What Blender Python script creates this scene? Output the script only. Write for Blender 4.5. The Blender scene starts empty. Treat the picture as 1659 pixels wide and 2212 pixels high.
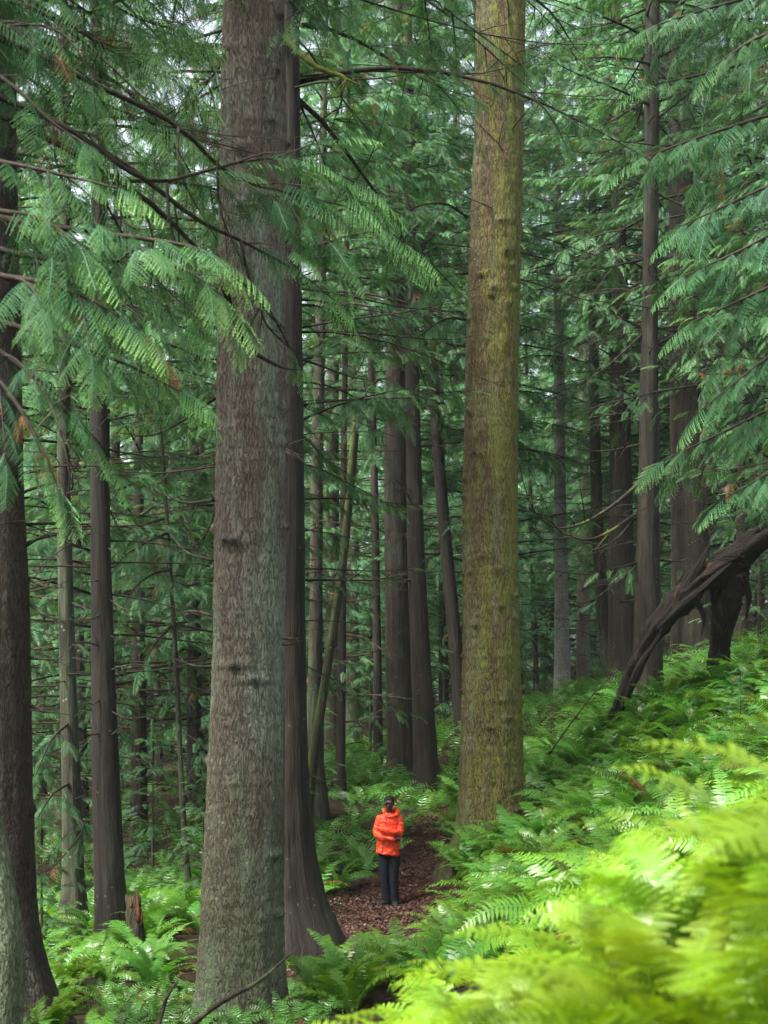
import bpy, bmesh, math, random
import numpy as np
from mathutils import Vector, Matrix, noise as mnoise

R = math.radians
rng = np.random.default_rng(11)
random.seed(5)
S = bpy.context.scene
COL = S.collection
# ------------------------------------------------------------------ camera mapping (photo pixel -> place)
F, HX, HY = 3072.0, 829.5, 1430.0


def at(px, py, D):
    return np.array([(px - HX) / F * D, D, -(py - HY) / F * D])


# ------------------------------------------------------------------ mesh builder
class MB:
    def __init__(self):
        self.v, self.q, self.t, self.qm, self.tm, self.a, self.uv = [], [], [], [], [], [], []
        self.n = 0

    def add(self, V, Q=None, T=None, mat=0, a=None, uv=None):
        V = np.asarray(V, float).reshape(-1, 3)
        self.v.append(V)
        if Q is not None and len(Q):
            Q = np.asarray(Q, np.int64).reshape(-1, 4)
            self.q.append(Q + self.n)
            self.qm.append(np.full(len(Q), mat) if np.isscalar(mat) else mat)
        if T is not None and len(T):
            T = np.asarray(T, np.int64).reshape(-1, 3)
            self.t.append(T + self.n)
            self.tm.append(np.full(len(T), mat) if np.isscalar(mat) else mat)
        self.a.append(np.zeros((len(V), 2)) if a is None else np.asarray(a, float).reshape(-1, 2))
        self.uv.append(np.zeros((len(V), 2)) if uv is None else np.asarray(uv, float).reshape(-1, 2))
        self.n += len(V)

    def mesh(self, name, mats, smooth=True):
        me = bpy.data.meshes.new(name)
        V = np.concatenate(self.v)
        Q = np.concatenate(self.q) if self.q else np.zeros((0, 4), np.int64)
        T = np.concatenate(self.t) if self.t else np.zeros((0, 3), np.int64)
        nq, nt = len(Q), len(T)
        me.vertices.add(len(V))
        me.vertices.foreach_set('co', V.ravel())
        li = np.concatenate([Q.ravel(), T.ravel()]).astype(np.int32)
        me.loops.add(len(li))
        me.loops.foreach_set('vertex_index', li)
        me.polygons.add(nq + nt)
        st = np.concatenate([np.arange(nq) * 4, nq * 4 + np.arange(nt) * 3]).astype(np.int32)
        me.polygons.foreach_set('loop_start', st)
        mi = np.concatenate(([np.concatenate(self.qm)] if self.qm else []) + ([np.concatenate(self.tm)] if self.tm else [])).astype(np.int32)
        me.polygons.foreach_set('material_index', mi)
        me.polygons.foreach_set('use_smooth', np.full(nq + nt, bool(smooth)))
        A = np.concatenate(self.a)
        at_ = me.attributes.new('leafvar', 'FLOAT_COLOR', 'POINT')
        c = np.ones((len(V), 4), np.float32)
        c[:, :2] = A
        at_.data.foreach_set('color', c.ravel())
        UV = np.concatenate(self.uv)
        ul = me.uv_layers.new(name='UVMap')
        ul.data.foreach_set('uv', UV[li].astype(np.float32).ravel())
        for m in mats:
            me.materials.append(m)
        me.update(calc_edges=True)
        me.validate()
        return me

    def build(self, name, mats, parent=None, smooth=True, loc=None):
        o = bpy.data.objects.new(name, self.mesh(name, mats if isinstance(mats, (list, tuple)) else [mats], smooth))
        COL.objects.link(o)
        if parent is not None:
            o.parent = parent
        if loc is not None:
            o.location = loc
        return o


def tag(o, label, cat, group=None):
    o['label'] = label
    o['category'] = cat
    if group:
        o['group'] = group
    return o


def thing(name, label, cat, loc=(0, 0, 0), group=None):
    o = bpy.data.objects.new(name, None)
    COL.objects.link(o)
    o.location = loc
    o.empty_display_size = .2
    return tag(o, label, cat, group)


def norm(v):
    return v / (np.linalg.norm(v, axis=-1, keepdims=True) + 1e-9)


def catmull(P, n):
    P = np.asarray(P, float)
    if len(P) == 2:
        t = np.linspace(0, 1, n)[:, None]
        return P[0] * (1 - t) + P[1] * t
    E = np.vstack([2 * P[0] - P[1], P, 2 * P[-1] - P[-2]])
    k = len(P) - 1
    u = np.linspace(0, k, n)
    i = np.minimum(u.astype(int), k - 1)
    t = (u - i)[:, None]
    a, b, c, d = E[i], E[i + 1], E[i + 2], E[i + 3]
    return .5 * (2 * b + (c - a) * t + (2 * a - 5 * b + 4 * c - d) * t ** 2 + (3 * b - a - 3 * c + d) * t ** 3)


def tube(P, rad, k=6, cap=True, wob=0., gen=None):
    """ring tube along a polyline"""
    P = np.asarray(P, float)
    n = len(P)
    rad = np.broadcast_to(np.asarray(rad, float), (n,))
    T = norm(np.gradient(P, axis=0))
    ref = np.array([0, 0, 1.]) if abs(T[0][2]) < .9 else np.array([1., 0, 0])
    U = np.zeros_like(P)
    u = ref
    for i in range(n):
        u = u - T[i] * np.dot(u, T[i])
        u = u / (np.linalg.norm(u) + 1e-9)
        U[i] = u
    W = np.cross(T, U)
    th = np.arange(k) / k * 2 * math.pi
    rr = rad[:, None] * np.ones(k)
    if wob and gen is not None:
        rr = rr * (1 + wob * gen.standard_normal((n, k)))
    V = P[:, None, :] + rr[:, :, None] * (np.cos(th)[None, :, None] * U[:, None, :] + np.sin(th)[None, :, None] * W[:, None, :])
    i, j = np.meshgrid(np.arange(n - 1), np.arange(k), indexing='ij')
    j2 = (j + 1) % k
    Q = np.stack([i * k + j, i * k + j2, (i + 1) * k + j2, (i + 1) * k + j], -1).reshape(-1, 4)
    V = V.reshape(-1, 3)
    Tt = None
    if cap:
        V = np.vstack([V, P[0], P[-1]])
        a = np.arange(k)
        b = (a + 1) % k
        Tt = np.concatenate([np.stack([np.full(k, n * k), b, a], -1), np.stack([np.full(k, n * k + 1), (n - 1) * k + a, (n - 1) * k + b], -1)])
    L = np.concatenate([[0], np.cumsum(np.linalg.norm(np.diff(P, axis=0), axis=1))])
    uv = np.stack([np.tile(th, n) * np.repeat(np.maximum(rad, .01), k), np.repeat(L, k)], -1)
    if cap:
        uv = np.vstack([uv, uv[:1], uv[-1:]])
    return V, Q, Tt, uv


# ------------------------------------------------------------------ materials
class NT:
    def __init__(self, name):
        self.m = bpy.data.materials.new(name)
        self.m.use_nodes = True
        self.t = self.m.node_tree
        self.t.nodes.clear()
        self.out = self.n('ShaderNodeOutputMaterial')

    def n(self, ty, **kw):
        x = self.t.nodes.new(ty)
        for k, v in kw.items():
            if k in x.inputs.keys():
                x.inputs[k].default_value = v
            else:
                setattr(x, k, v)
        return x

    def l(self, a, b):
        self.t.links.new(a, b)

    def put(self, sock, v):
        if hasattr(v, 'is_linked') or hasattr(v, 'links'):
            self.l(v, sock)
        else:
            sock.default_value = v

    def mix(self, fac, a, b, blend='MIX'):
        x = self.n('ShaderNodeMix', data_type='RGBA', blend_type=blend)
        for s, v in ((x.inputs[0], fac), (x.inputs[6], a), (x.inputs[7], b)):
            self.put(s, (*v, 1) if isinstance(v, tuple) and len(v) == 3 else v)
        return x.outputs[2]

    def math(self, op, a, b=0., clamp=False):
        x = self.n('ShaderNodeMath', operation=op, use_clamp=clamp)
        self.put(x.inputs[0], a)
        self.put(x.inputs[1], b)
        return x.outputs[0]

    def ramp(self, v, a, b):
        x = self.n('ShaderNodeMapRange', interpolation_type='SMOOTHSTEP')
        self.l(v, x.inputs[0])
        x.inputs[1].default_value = a
        x.inputs[2].default_value = b
        return x.outputs[0]

    def noise(self, vec, scale, detail=4, rough=.55, dist=0.):
        x = self.n('ShaderNodeTexNoise')
        x.inputs['Scale'].default_value = scale
        x.inputs['Detail'].default_value = detail
        x.inputs['Roughness'].default_value = rough
        x.inputs['Distortion'].default_value = dist
        if vec is not None:
            self.l(vec, x.inputs['Vector'])
        return x.outputs[0]

    def mapping(self, vec, scale):
        x = self.n('ShaderNodeMapping')
        x.inputs['Scale'].default_value = scale
        self.l(vec, x.inputs['Vector'])
        return x.outputs[0]

    def done(self, sh):
        self.l(sh, self.out.inputs[0])
        return self.m


def leaf_mat(name, dark, mid, tip, rough=.45, transl=.3, spec=.5, tipamt=1., tippow=1.6, objvar=.25):
    t = NT(name)
    at_ = t.n('ShaderNodeAttribute', attribute_name='leafvar')
    sp = t.n('ShaderNodeSeparateColor')
    t.l(at_.outputs['Color'], sp.inputs[0])
    oi = t.n('ShaderNodeObjectInfo')
    c = t.mix(sp.outputs[1], dark, mid)
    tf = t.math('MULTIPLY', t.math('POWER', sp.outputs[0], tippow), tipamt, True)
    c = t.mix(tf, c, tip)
    c = t.mix(t.ramp(sp.outputs[1], .972, .985), c, (.16, .065, .022))
    geo = t.n('ShaderNodeNewGeometry')
    nz = t.noise(geo.outputs['Position'], .9, 2)
    v = t.math('ADD', t.math('MULTIPLY', oi.outputs['Random'], objvar), t.math('MULTIPLY', nz, .5))
    hs = t.n('ShaderNodeHueSaturation')
    t.l(c, hs.inputs['Color'])
    t.l(t.math('ADD', v, .75 - objvar / 2), hs.inputs['Value'])
    t.l(t.math('ADD', t.math('MULTIPLY', oi.outputs['Random'], .03), .485), hs.inputs['Hue'])
    c = hs.outputs[0]
    p = t.n('ShaderNodeBsdfPrincipled')
    t.l(c, p.inputs['Base Color'])
    p.inputs['Roughness'].default_value = rough
    p.inputs['Specular IOR Level'].default_value = spec
    tr = t.n('ShaderNodeBsdfTranslucent')
    t.l(t.mix(1., c, (1.25, 1.15, .5), 'MULTIPLY'), tr.inputs['Color'])
    ms = t.n('ShaderNodeMixShader')
    ms.inputs[0].default_value = transl
    t.l(p.outputs[0], ms.inputs[1])
    t.l(tr.outputs[0], ms.inputs[2])
    return t.done(ms.outputs[0])


def bark_mat(name, crack, ridge, ridge2, lichen, lich, moss, mossamt, kind='fir', side=(1, 0), low_moss=0., zb=-3., sc=1.):
    """kind fir: scaly vertical plates; kind cedar: stringy vertical fibres"""
    t = NT(name)
    uv = t.n('ShaderNodeUVMap').outputs[0]
    geo = t.n('ShaderNodeNewGeometry')
    pos = geo.outputs['Position']
    wn = t.n('ShaderNodeTexNoise')
    wn.inputs['Scale'].default_value = 9.
    wn.inputs['Detail'].default_value = 3
    t.l(uv, wn.inputs['Vector'])
    d = t.n('ShaderNodeVectorMath', operation='SCALE')
    t.l(wn.outputs['Color'], d.inputs[0])
    d.inputs['Scale'].default_value = .05
    a = t.n('ShaderNodeVectorMath', operation='ADD')
    t.l(uv, a.inputs[0])
    t.l(d.outputs[0], a.inputs[1])
    if kind == 'fir':
        mp = t.mapping(a.outputs[0], (36 * sc, 7 * sc, 1))
        n1 = t.noise(mp, 1., 2, .5, .3)
        fur = t.ramp(t.math('ABSOLUTE', t.math('SUBTRACT', n1, .5)), .0, .11)
        mp3 = t.mapping(a.outputs[0], (44 * sc, 16 * sc, 1))
        n3 = t.noise(mp3, 1., 3, .6, .2)
        fur2 = t.ramp(t.math('ABSOLUTE', t.math('SUBTRACT', n3, .5)), .0, .10)
        n2 = t.noise(t.mapping(a.outputs[0], (7 * sc, 2.5 * sc, 1)), 1., 4, .6)
        h = t.math('ADD', t.math('MULTIPLY', fur, .5), t.math('ADD', t.math('MULTIPLY', fur2, .22), t.math('MULTIPLY', n2, .45)))
        lo, hi = .18, .92
        bs, bd = .9, .035
    else:
        mp2 = t.mapping(a.outputs[0], (30, 1.1, 1))
        n2 = t.noise(mp2, 1., 5, .6)
        mp3 = t.mapping(a.outputs[0], (9, .5, 1))
        n3 = t.noise(mp3, 1., 3, .5)
        h = t.math('ADD', t.math('MULTIPLY', n2, .9), t.math('MULTIPLY', n3, .5))
        lo, hi = .48, .92
        bs, bd = .8, .03
    hf = t.ramp(h, lo, hi)
    big = t.noise(pos, 1.3, 3)
    rc = t.mix(t.ramp(big, .35, .65), ridge, ridge2)
    c = t.mix(hf, crack, rc)
    c = t.mix(t.math('MULTIPLY', t.ramp(t.noise(t.mapping(pos, (1.5, 1.5, 4.)), 1., 4, .65), .52, .72), .45), c, tuple(.55 * v for v in ridge2))
    # lichen bloom in large vertical patches on the ridges
    mpl = t.mapping(pos, (2.2, 2.2, .55))
    ln = t.noise(mpl, 1., 4, .6)
    lf = t.math('MULTIPLY', t.ramp(ln, .62 - .25 * lich, .74 - .2 * lich), t.math('ADD', t.math('MULTIPLY', hf, .75), .15))
    c = t.mix(t.math('MULTIPLY', lf, min(1, .35 + lich * .6), True), c, lichen)
    # small pale lichen dots
    dn = t.n('ShaderNodeTexVoronoi', feature='F1')
    dn.inputs['Scale'].default_value = 10.
    t.l(pos, dn.inputs['Vector'])
    dots = t.math('MULTIPLY', t.math('LESS_THAN', dn.outputs['Distance'], .16), t.math('GREATER_THAN', t.noise(pos, 2.1, 2), .62))
    c = t.mix(t.math('MULTIPLY', dots, .45 * min(1, lich * 1.6)), c, (.42, .46, .40))
    # knots and branch scars
    ka = t.n('ShaderNodeAttribute', attribute_name='leafvar')
    ks_ = t.n('ShaderNodeSeparateColor')
    t.l(ka.outputs['Color'], ks_.inputs[0])
    c = t.mix(t.math('MULTIPLY', ks_.outputs[0], .85, True), c, (.012, .009, .007))
    # moss by side of the trunk
    nn = t.n('ShaderNodeVectorMath', operation='DOT_PRODUCT')
    t.l(geo.outputs['Normal'], nn.inputs[0])
    nn.inputs[1].default_value = (side[0], side[1], 0)
    mn = t.noise(t.mapping(pos, (5, 5, 1.2)), 1., 5, .65)
    mf = t.math('ADD', t.math('MULTIPLY', nn.outputs['Value'], .22), mn)
    mf = t.ramp(mf, .80 - .5 * mossamt, 1.02 - .5 * mossamt)
    if low_moss:
        sx = t.n('ShaderNodeSeparateXYZ')
        t.l(pos, sx.inputs[0])
        lo_ = t.math('SUBTRACT', 1., t.ramp(t.math('ADD', sx.outputs[2], t.math('MULTIPLY', mn, 1.6)), zb + 1.0, zb + 4.2))
        mf = t.math('MAXIMUM', mf, t.math('MULTIPLY', lo_, low_moss))
    mf = t.math('MULTIPLY', mf, t.math('ADD', t.math('MULTIPLY', hf, .85), .06), True)
    c = t.mix(mf, c, moss)
    p = t.n('ShaderNodeBsdfPrincipled')
    t.l(c, p.inputs['Base Color'])
    p.inputs['Roughness'].default_value = .8
    p.inputs['Specular IOR Level'].default_value = .3
    fine = t.noise(t.mapping(uv, (70, 40, 1)), 1., 3)
    b = t.n('ShaderNodeBump')
    b.inputs['Strength'].default_value = bs
    b.inputs['Distance'].default_value = bd
    t.l(t.math('ADD', h, t.math('MULTIPLY', fine, .25)), b.inputs['Height'])
    t.l(b.outputs[0], p.inputs['Normal'])
    return t.done(p.outputs[0])


def plain_mat(name, c1, c2, scale=6., rough=.8, bump=.3, spec=.3, dist=.02, c3=None):
    t = NT(name)
    geo = t.n('ShaderNodeNewGeometry')
    tc = t.n('ShaderNodeTexCoord')
    nz = t.noise(tc.outputs['Object'], scale, 6, .6)
    c = t.mix(t.ramp(nz, .32, .68), c1, c2)
    if c3 is not None:
        n3 = t.noise(tc.outputs['Object'], scale * .35, 4, .6, 1.)
        c = t.mix(t.ramp(n3, .5, .62), c, c3)
    p = t.n('ShaderNodeBsdfPrincipled')
    t.l(c, p.inputs['Base Color'])
    p.inputs['Roughness'].default_value = rough
    p.inputs['Specular IOR Level'].default_value = spec
    if bump:
        b = t.n('ShaderNodeBump')
        b.inputs['Strength'].default_value = bump
        b.inputs['Distance'].default_value = dist
        t.l(t.noise(tc.outputs['Object'], scale * 3, 6, .65), b.inputs['Height'])
        t.l(b.outputs[0], p.inputs['Normal'])
    return t.done(p.outputs[0])


def wood_mat(name, c1, c2, c3):
    """weathered splitting wood, grain along the uv length"""
    t = NT(name)
    uv = t.n('ShaderNodeUVMap').outputs[0]
    n1 = t.noise(t.mapping(uv, (45, 2.2, 1)), 1., 5, .65, .4)
    n2 = t.noise(t.mapping(uv, (8, 1.6, 1)), 1., 4, .6, .6)
    c = t.mix(t.ramp(n1, .35, .7), c1, c2)
    c = t.mix(t.ramp(n2, .58, .68), c, c3)
    p = t.n('ShaderNodeBsdfPrincipled')
    t.l(c, p.inputs['Base Color'])
    p.inputs['Roughness'].default_value = .75
    p.inputs['Specular IOR Level'].default_value = .25
    b = t.n('ShaderNodeBump')
    b.inputs['Strength'].default_value = 1.
    b.inputs['Distance'].default_value = .08
    t.l(t.math('ADD', n1, n2), b.inputs['Height'])
    t.l(b.outputs[0], p.inputs['Normal'])
    return t.done(p.outputs[0])


M = {}
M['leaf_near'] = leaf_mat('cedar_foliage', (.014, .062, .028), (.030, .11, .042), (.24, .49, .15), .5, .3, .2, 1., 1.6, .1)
M['leaf_shade'] = leaf_mat('cedar_foliage_shaded', (.012, .058, .028), (.026, .10, .044), (.16, .36, .13), .5, .3, .2, 1., 1.8, .1)  # shaded copy of the near cedar foliage, shade put into darker greens
M['leaf_mid'] = leaf_mat('conifer_foliage', (.018, .072, .028), (.042, .14, .054), (.16, .33, .11), .5, .32, .25, .9, 1.5)
M['leaf_far'] = leaf_mat('far_foliage_hazed', (.034, .115, .052), (.068, .20, .088), (.13, .29, .11), .5, .35, .25, .9, 1.4)  # greens lightened to stand in for haze over the distance
M['fern'] = leaf_mat('fern_green', (.030, .125, .020), (.070, .21, .032), (.14, .31, .045), .36, .32, .5, .8, 1.4, .35)
M['fern_bright'] = leaf_mat('fern_yellow_green', (.030, .10, .003), (.064, .148, .004), (.18, .26, .008), .42, .36, .42, .8, 1.2, .35)
M['fern_lush'] = leaf_mat('fern_fresh_green', (.034, .125, .014), (.078, .205, .018), (.15, .30, .026), .36, .38, .5, .8, 1.3, .3)
M['fern_dead'] = leaf_mat('fern_rust', (.07, .028, .01), (.15, .06, .02), (.2, .09, .03), .7, .2, .2, .5)
M['bark_fir'] = bark_mat('bark_grey_fir', (.050, .040, .030), (.20, .168, .125), (.165, .122, .088), (.22, .28, .20), .66, (.10, .14, .06), .18, 'fir', (-1, 0), .8, -3.4)
M['bark_moss'] = bark_mat('bark_mossy_fir', (.045, .033, .013), (.17, .135, .065), (.15, .105, .05), (.22, .25, .13), .48, (.195, .205, .032), .80, 'fir', (.55, -.1), .35, -3.2, .75)
M['bark_cedar'] = bark_mat('bark_red_cedar', (.008, .007, .005), (.038, .032, .023), (.044, .034, .022), (.09, .11, .075), .35, (.06, .09, .03), .1, 'cedar', (-1, 0))
M['bark_dark'] = bark_mat('bark_dark_cedar', (.006, .005, .004), (.026, .021, .015), (.031, .022, .015), (.07, .085, .055), .2, (.05, .08, .03), .08, 'cedar', (-1, 0))
M['bark_green'] = bark_mat('bark_lichen_green', (.015, .014, .009), (.050, .043, .030), (.043, .036, .024), (.095, .125, .070), .55, (.06, .095, .03), .4, 'cedar', (-1, 0))
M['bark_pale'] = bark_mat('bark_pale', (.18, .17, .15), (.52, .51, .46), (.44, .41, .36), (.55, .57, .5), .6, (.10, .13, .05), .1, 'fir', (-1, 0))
M['bark_brown'] = bark_mat('bark_brown_fir', (.016, .012, .009), (.072, .057, .043), (.055, .038, .029), (.12, .14, .11), .3, (.06, .09, .03), .1, 'fir', (-1, 0))
M['bark_lichen'] = bark_mat('bark_pale_lichen', (.05, .055, .035), (.17, .20, .12), (.14, .16, .09), (.22, .29, .15), .8, (.12, .19, .04), .8, 'fir', (-1, 0))
M['bark_mossgreen'] = bark_mat('bark_vivid_moss', (.022, .022, .010), (.06, .062, .028), (.05, .046, .022), (.10, .13, .06), .5, (.12, .19, .022), .62, 'cedar', (-.6, .0))
M['wood_dark'] = plain_mat('dead_twig_bark', (.013, .010, .008), (.036, .028, .020), 12, .8, .3, .15, c3=(.05, .06, .03))
M['wood_twig'] = plain_mat('limb_bark', (.014, .011, .008), (.034, .026, .018), 14, .8, .2, .15)
M['wood_moss'] = plain_mat('moss_on_limb', (.05, .06, .015), (.17, .21, .03), 9, .9, .6, c3=(.03, .022, .015))
M['wood_half'] = plain_mat('part_mossy_limb', (.02, .015, .011), (.045, .036, .024), 3, .9, .5, c3=(.10, .13, .025))
M['snag'] = wood_mat('charred_wood', (.006, .0045, .0035), (.032, .022, .016), (.08, .042, .024))
M['stump'] = wood_mat('rotten_wood', (.03, .022, .012), (.10, .10, .055), (.12, .15, .06))
M['splinter'] = wood_mat('split_red_wood', (.10, .03, .012), (.26, .09, .03), (.05, .02, .012))
M['log'] = wood_mat('wet_log', (.012, .011, .012), (.05, .05, .052), (.03, .03, .028))
M['rock'] = plain_mat('grey_stone', (.12, .12, .12), (.26, .25, .24), 7, .8, .5)

# soil
t = NT('forest_soil')
geo = t.n('ShaderNodeNewGeometry').outputs['Position']
c = t.mix(t.ramp(t.noise(geo, 9, 6, .65), .35, .65), (.010, .008, .005), (.034, .024, .015))
c = t.mix(t.ramp(t.noise(geo, 34, 4, .7), .55, .7), c, (.055, .036, .022))
c = t.mix(t.math('MULTIPLY', t.ramp(t.noise(geo, 1.1, 4), .5, .65), .6), c, (.028, .045, .012))
p = t.n('ShaderNodeBsdfPrincipled', Roughness=.9)
p.inputs['Specular IOR Level'].default_value = .08
t.l(c, p.inputs['Base Color'])
b = t.n('ShaderNodeBump', Strength=.9, Distance=.06)
t.l(t.noise(geo, 22, 6, .7), b.inputs['Height'])
t.l(b.outputs[0], p.inputs['Normal'])
M['soil'] = t.done(p.outputs[0])
t = NT('path_litter')
geo = t.n('ShaderNodeNewGeometry').outputs['Position']
vo = t.n('ShaderNodeTexVoronoi', feature='F1', Scale=34.)
t.l(geo, vo.inputs['Vector'])
sp = t.n('ShaderNodeSeparateColor')
t.l(vo.outputs['Color'], sp.inputs[0])
c = t.mix(sp.outputs[0], (.020, .010, .008), (.060, .028, .021))
c = t.mix(t.ramp(t.noise(geo, 2.2, 4), .45, .65), c, (.022, .012, .010))
p = t.n('ShaderNodeBsdfPrincipled', Roughness=.8)
p.inputs['Specular IOR Level'].default_value = .12
t.l(c, p.inputs['Base Color'])
b = t.n('ShaderNodeBump', Strength=.9, Distance=.04)
t.l(t.noise(geo, 28, 6, .7), b.inputs['Height'])
t.l(b.outputs[0], p.inputs['Normal'])
M['path'] = t.done(p.outputs[0])
t = NT('fallen_leaf')
at_ = t.n('ShaderNodeAttribute', attribute_name='leafvar')
sp = t.n('ShaderNodeSeparateColor')
t.l(at_.outputs['Color'], sp.inputs[0])
c = t.mix(sp.outputs[0], (.024, .011, .008), (.085, .038, .025))
c = t.mix(t.ramp(sp.outputs[1], .94, 1.), c, (.24, .17, .11))
p = t.n('ShaderNodeBsdfPrincipled', Roughness=.6)
p.inputs['Specular IOR Level'].default_value = .2
t.l(c, p.inputs['Base Color'])
M['litter'] = t.done(p.outputs[0])

# ------------------------------------------------------------------ terrain
PATH = np.array([at(*q) for q in [(770, 2105, 16.3), (800, 2055, 18.4), (835, 1990, 21.4), (855, 1945, 23.7), (885, 1885, 26.3), (925, 1820, 29.5), (962, 1768, 33.5), (1010, 1740, 38), (1075, 1715, 44)]])
PW = np.array([.85, .85, .85, .72, .60, .5, .42, .36, .3])
ctrl = [(840, 1948, 23.6), (800, 2055, 18.4), (835, 1990, 21.4), (885, 1885, 26.3), (925, 1820, 29.5), (962, 1768, 33.5), (1010, 1740, 38), (720, 1990, 21), (760, 1900, 25.5),
        (700, 2120, 16), (520, 2195, 14), (640, 2030, 18), (235, 2040, 20), (250, 2090, 17.5), (100, 2215, 13), (400, 1935, 26), (150, 2030, 22), (560, 2050, 18.),
        (300, 1900, 31), (885, 1700, 38), (740, 1705, 36), (690, 1740, 32), (1060, 1812, 26), (995, 1860, 25.3), (945, 1925, 24.6), (955, 1985, 21.6), (1010, 2010, 20.6), (1075, 1955, 20.8),
        (1180, 1990, 18), (1180, 1870, 22), (1300, 1800, 22), (1659, 1690, 20), (1500, 1640, 27), (1320, 1575, 30), (1400, 1565, 29), (1490, 1470, 36), (1215, 1530, 48), (1130, 1600, 40),
        (1320, 1480, 44), (1545, 1470, 32), (1659, 1440, 38), (1659, 1400, 55)]
CP = [at(*q) for q in ctrl]
CP += [np.array(q) for q in [(0, 0, -1.65), (1.5, 0, -1.0), (-1.5, 0, -2.2), (1.3, 4, -.60), (.6, 4, -1.04), (.1, 4, -1.52), (-.4, 4, -1.92), (-1.2, 4, -2.3), (2.2, 7, -1.3), (.6, 7, -2.15), (-2, 7, -2.75), (2.8, 11, -1.7), (.6, 11, -2.75),
                             (-8, 10, -3.6), (0, -12, -.5), (10, -8, 2.5), (-12, -5, -4), (9, 14, .6), (15, 25, 2.0), (-12, 22, -4.6), (-16, 40, -5.4), (-5, 55, -4.4), (5, 62, -2.5), (18, 55, 2.5), (-30, 80, -6), (0, 100, -3.5), (30, 100, 5), (-60, 20, -7), (60, 20, 9), (60, 130, 9), (-60, 130, -7), (0, 150, -3)]]
CP = np.array(CP)


def _phi(r2):
    return np.where(r2 > 1e-9, .5 * r2 * np.log(np.maximum(r2, 1e-9)), 0)


_n = len(CP)
_K = _phi(((CP[:, None, :2] - CP[None, :, :2]) ** 2).sum(-1)) + np.eye(_n) * .35
_Pm = np.c_[np.ones(_n), CP[:, :2]]
_A = np.block([[_K, _Pm], [_Pm.T, np.zeros((3, 3))]])
_w = np.linalg.solve(_A, np.r_[CP[:, 2], 0, 0, 0])


def H(x, y):
    x = np.asarray(x, float)
    y = np.asarray(y, float)
    sh = x.shape
    q = np.stack([x.ravel(), y.ravel()], -1)
    out = np.zeros(len(q))
    for s in range(0, len(q), 20000):
        b = q[s:s + 20000]
        out[s:s + 20000] = _phi(((b[:, None] - CP[None, :, :2]) ** 2).sum(-1)) @ _w[:_n] + _w[_n] + b @ _w[_n + 1:]
    out += .05 * np.sin(q[:, 0] * 1.7 + 1) * np.sin(q[:, 1] * 1.3) + .025 * np.sin(q[:, 0] * 4.1 + q[:, 1] * 2.3) + .02 * np.sin(q[:, 1] * 5.3 - q[:, 0] * 3.7)
    return out.reshape(sh)


def Hs(x, y):
    return float(H(np.array([x]), np.array([y]))[0])


def path_dist(x, y):
    q = np.stack([np.ravel(x), np.ravel(y)], -1)
    best = np.full(len(q), 1e9)
    for i in range(len(PATH) - 1):
        a, b = PATH[i, :2], PATH[i + 1, :2]
        ab = b - a
        tt = np.clip(((q - a) @ ab) / (ab @ ab), 0, 1)
        w = PW[i] * (1 - tt) + PW[i + 1] * tt
        best = np.minimum(best, np.linalg.norm(q - a - tt[:, None] * ab, axis=1) - w)
    return best


def grid_axis(lo, hi, c0, c1, fine, coarse):
    return np.unique(np.concatenate([np.arange(lo, c0, coarse), np.arange(c0, c1, fine), np.arange(c1, hi + coarse, coarse)]))


gx = grid_axis(-120, 120, -9, 12, .2, 3.)
gy = grid_axis(-30, 190, 1, 46, .2, 3.)
GX, GY = np.meshgrid(gx, gy, indexing='ij')
GZ = H(GX, GY)
mb = MB()
ni, nj = GX.shape
i, j = np.meshgrid(np.arange(ni - 1), np.arange(nj - 1), indexing='ij')
Q = np.stack([i * nj + j, (i + 1) * nj + j, (i + 1) * nj + j + 1, i * nj + j + 1], -1).reshape(-1, 4)
mb.add(np.stack([GX, GY, GZ], -1), Q)
g = mb.build('ground', M['soil'])
g['kind'] = 'structure'

# path ribbon, ragged edges, a hair above the soil
mb = MB()
pc = catmull(np.c_[PATH[:, :2], PW], 140)
tg = norm(np.gradient(pc[:, :2], axis=0))
nr = np.c_[tg[:, 1], -tg[:, 0]]
ws = np.linspace(-1, 1, 11)
edge = 1 + .12 * np.sin(np.arange(140) * .55) + .08 * np.sin(np.arange(140) * 1.31)
PX = pc[:, None, 0] + nr[:, None, 0] * ws[None] * (pc[:, 2] * edge)[:, None]
PY = pc[:, None, 1] + nr[:, None, 1] * ws[None] * (pc[:, 2] * edge)[:, None]
PZ = H(PX, PY) + .014
PZ[:, [0, -1]] -= .03
i, j = np.meshgrid(np.arange(139), np.arange(10), indexing='ij')
mb.add(np.stack([PX, PY, PZ], -1), np.stack([i * 11 + j, i * 11 + j + 1, (i + 1) * 11 + j + 1, (i + 1) * 11 + j], -1).reshape(-1, 4))
o = mb.build('path', M['path'])
o['kind'] = 'structure'


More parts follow.
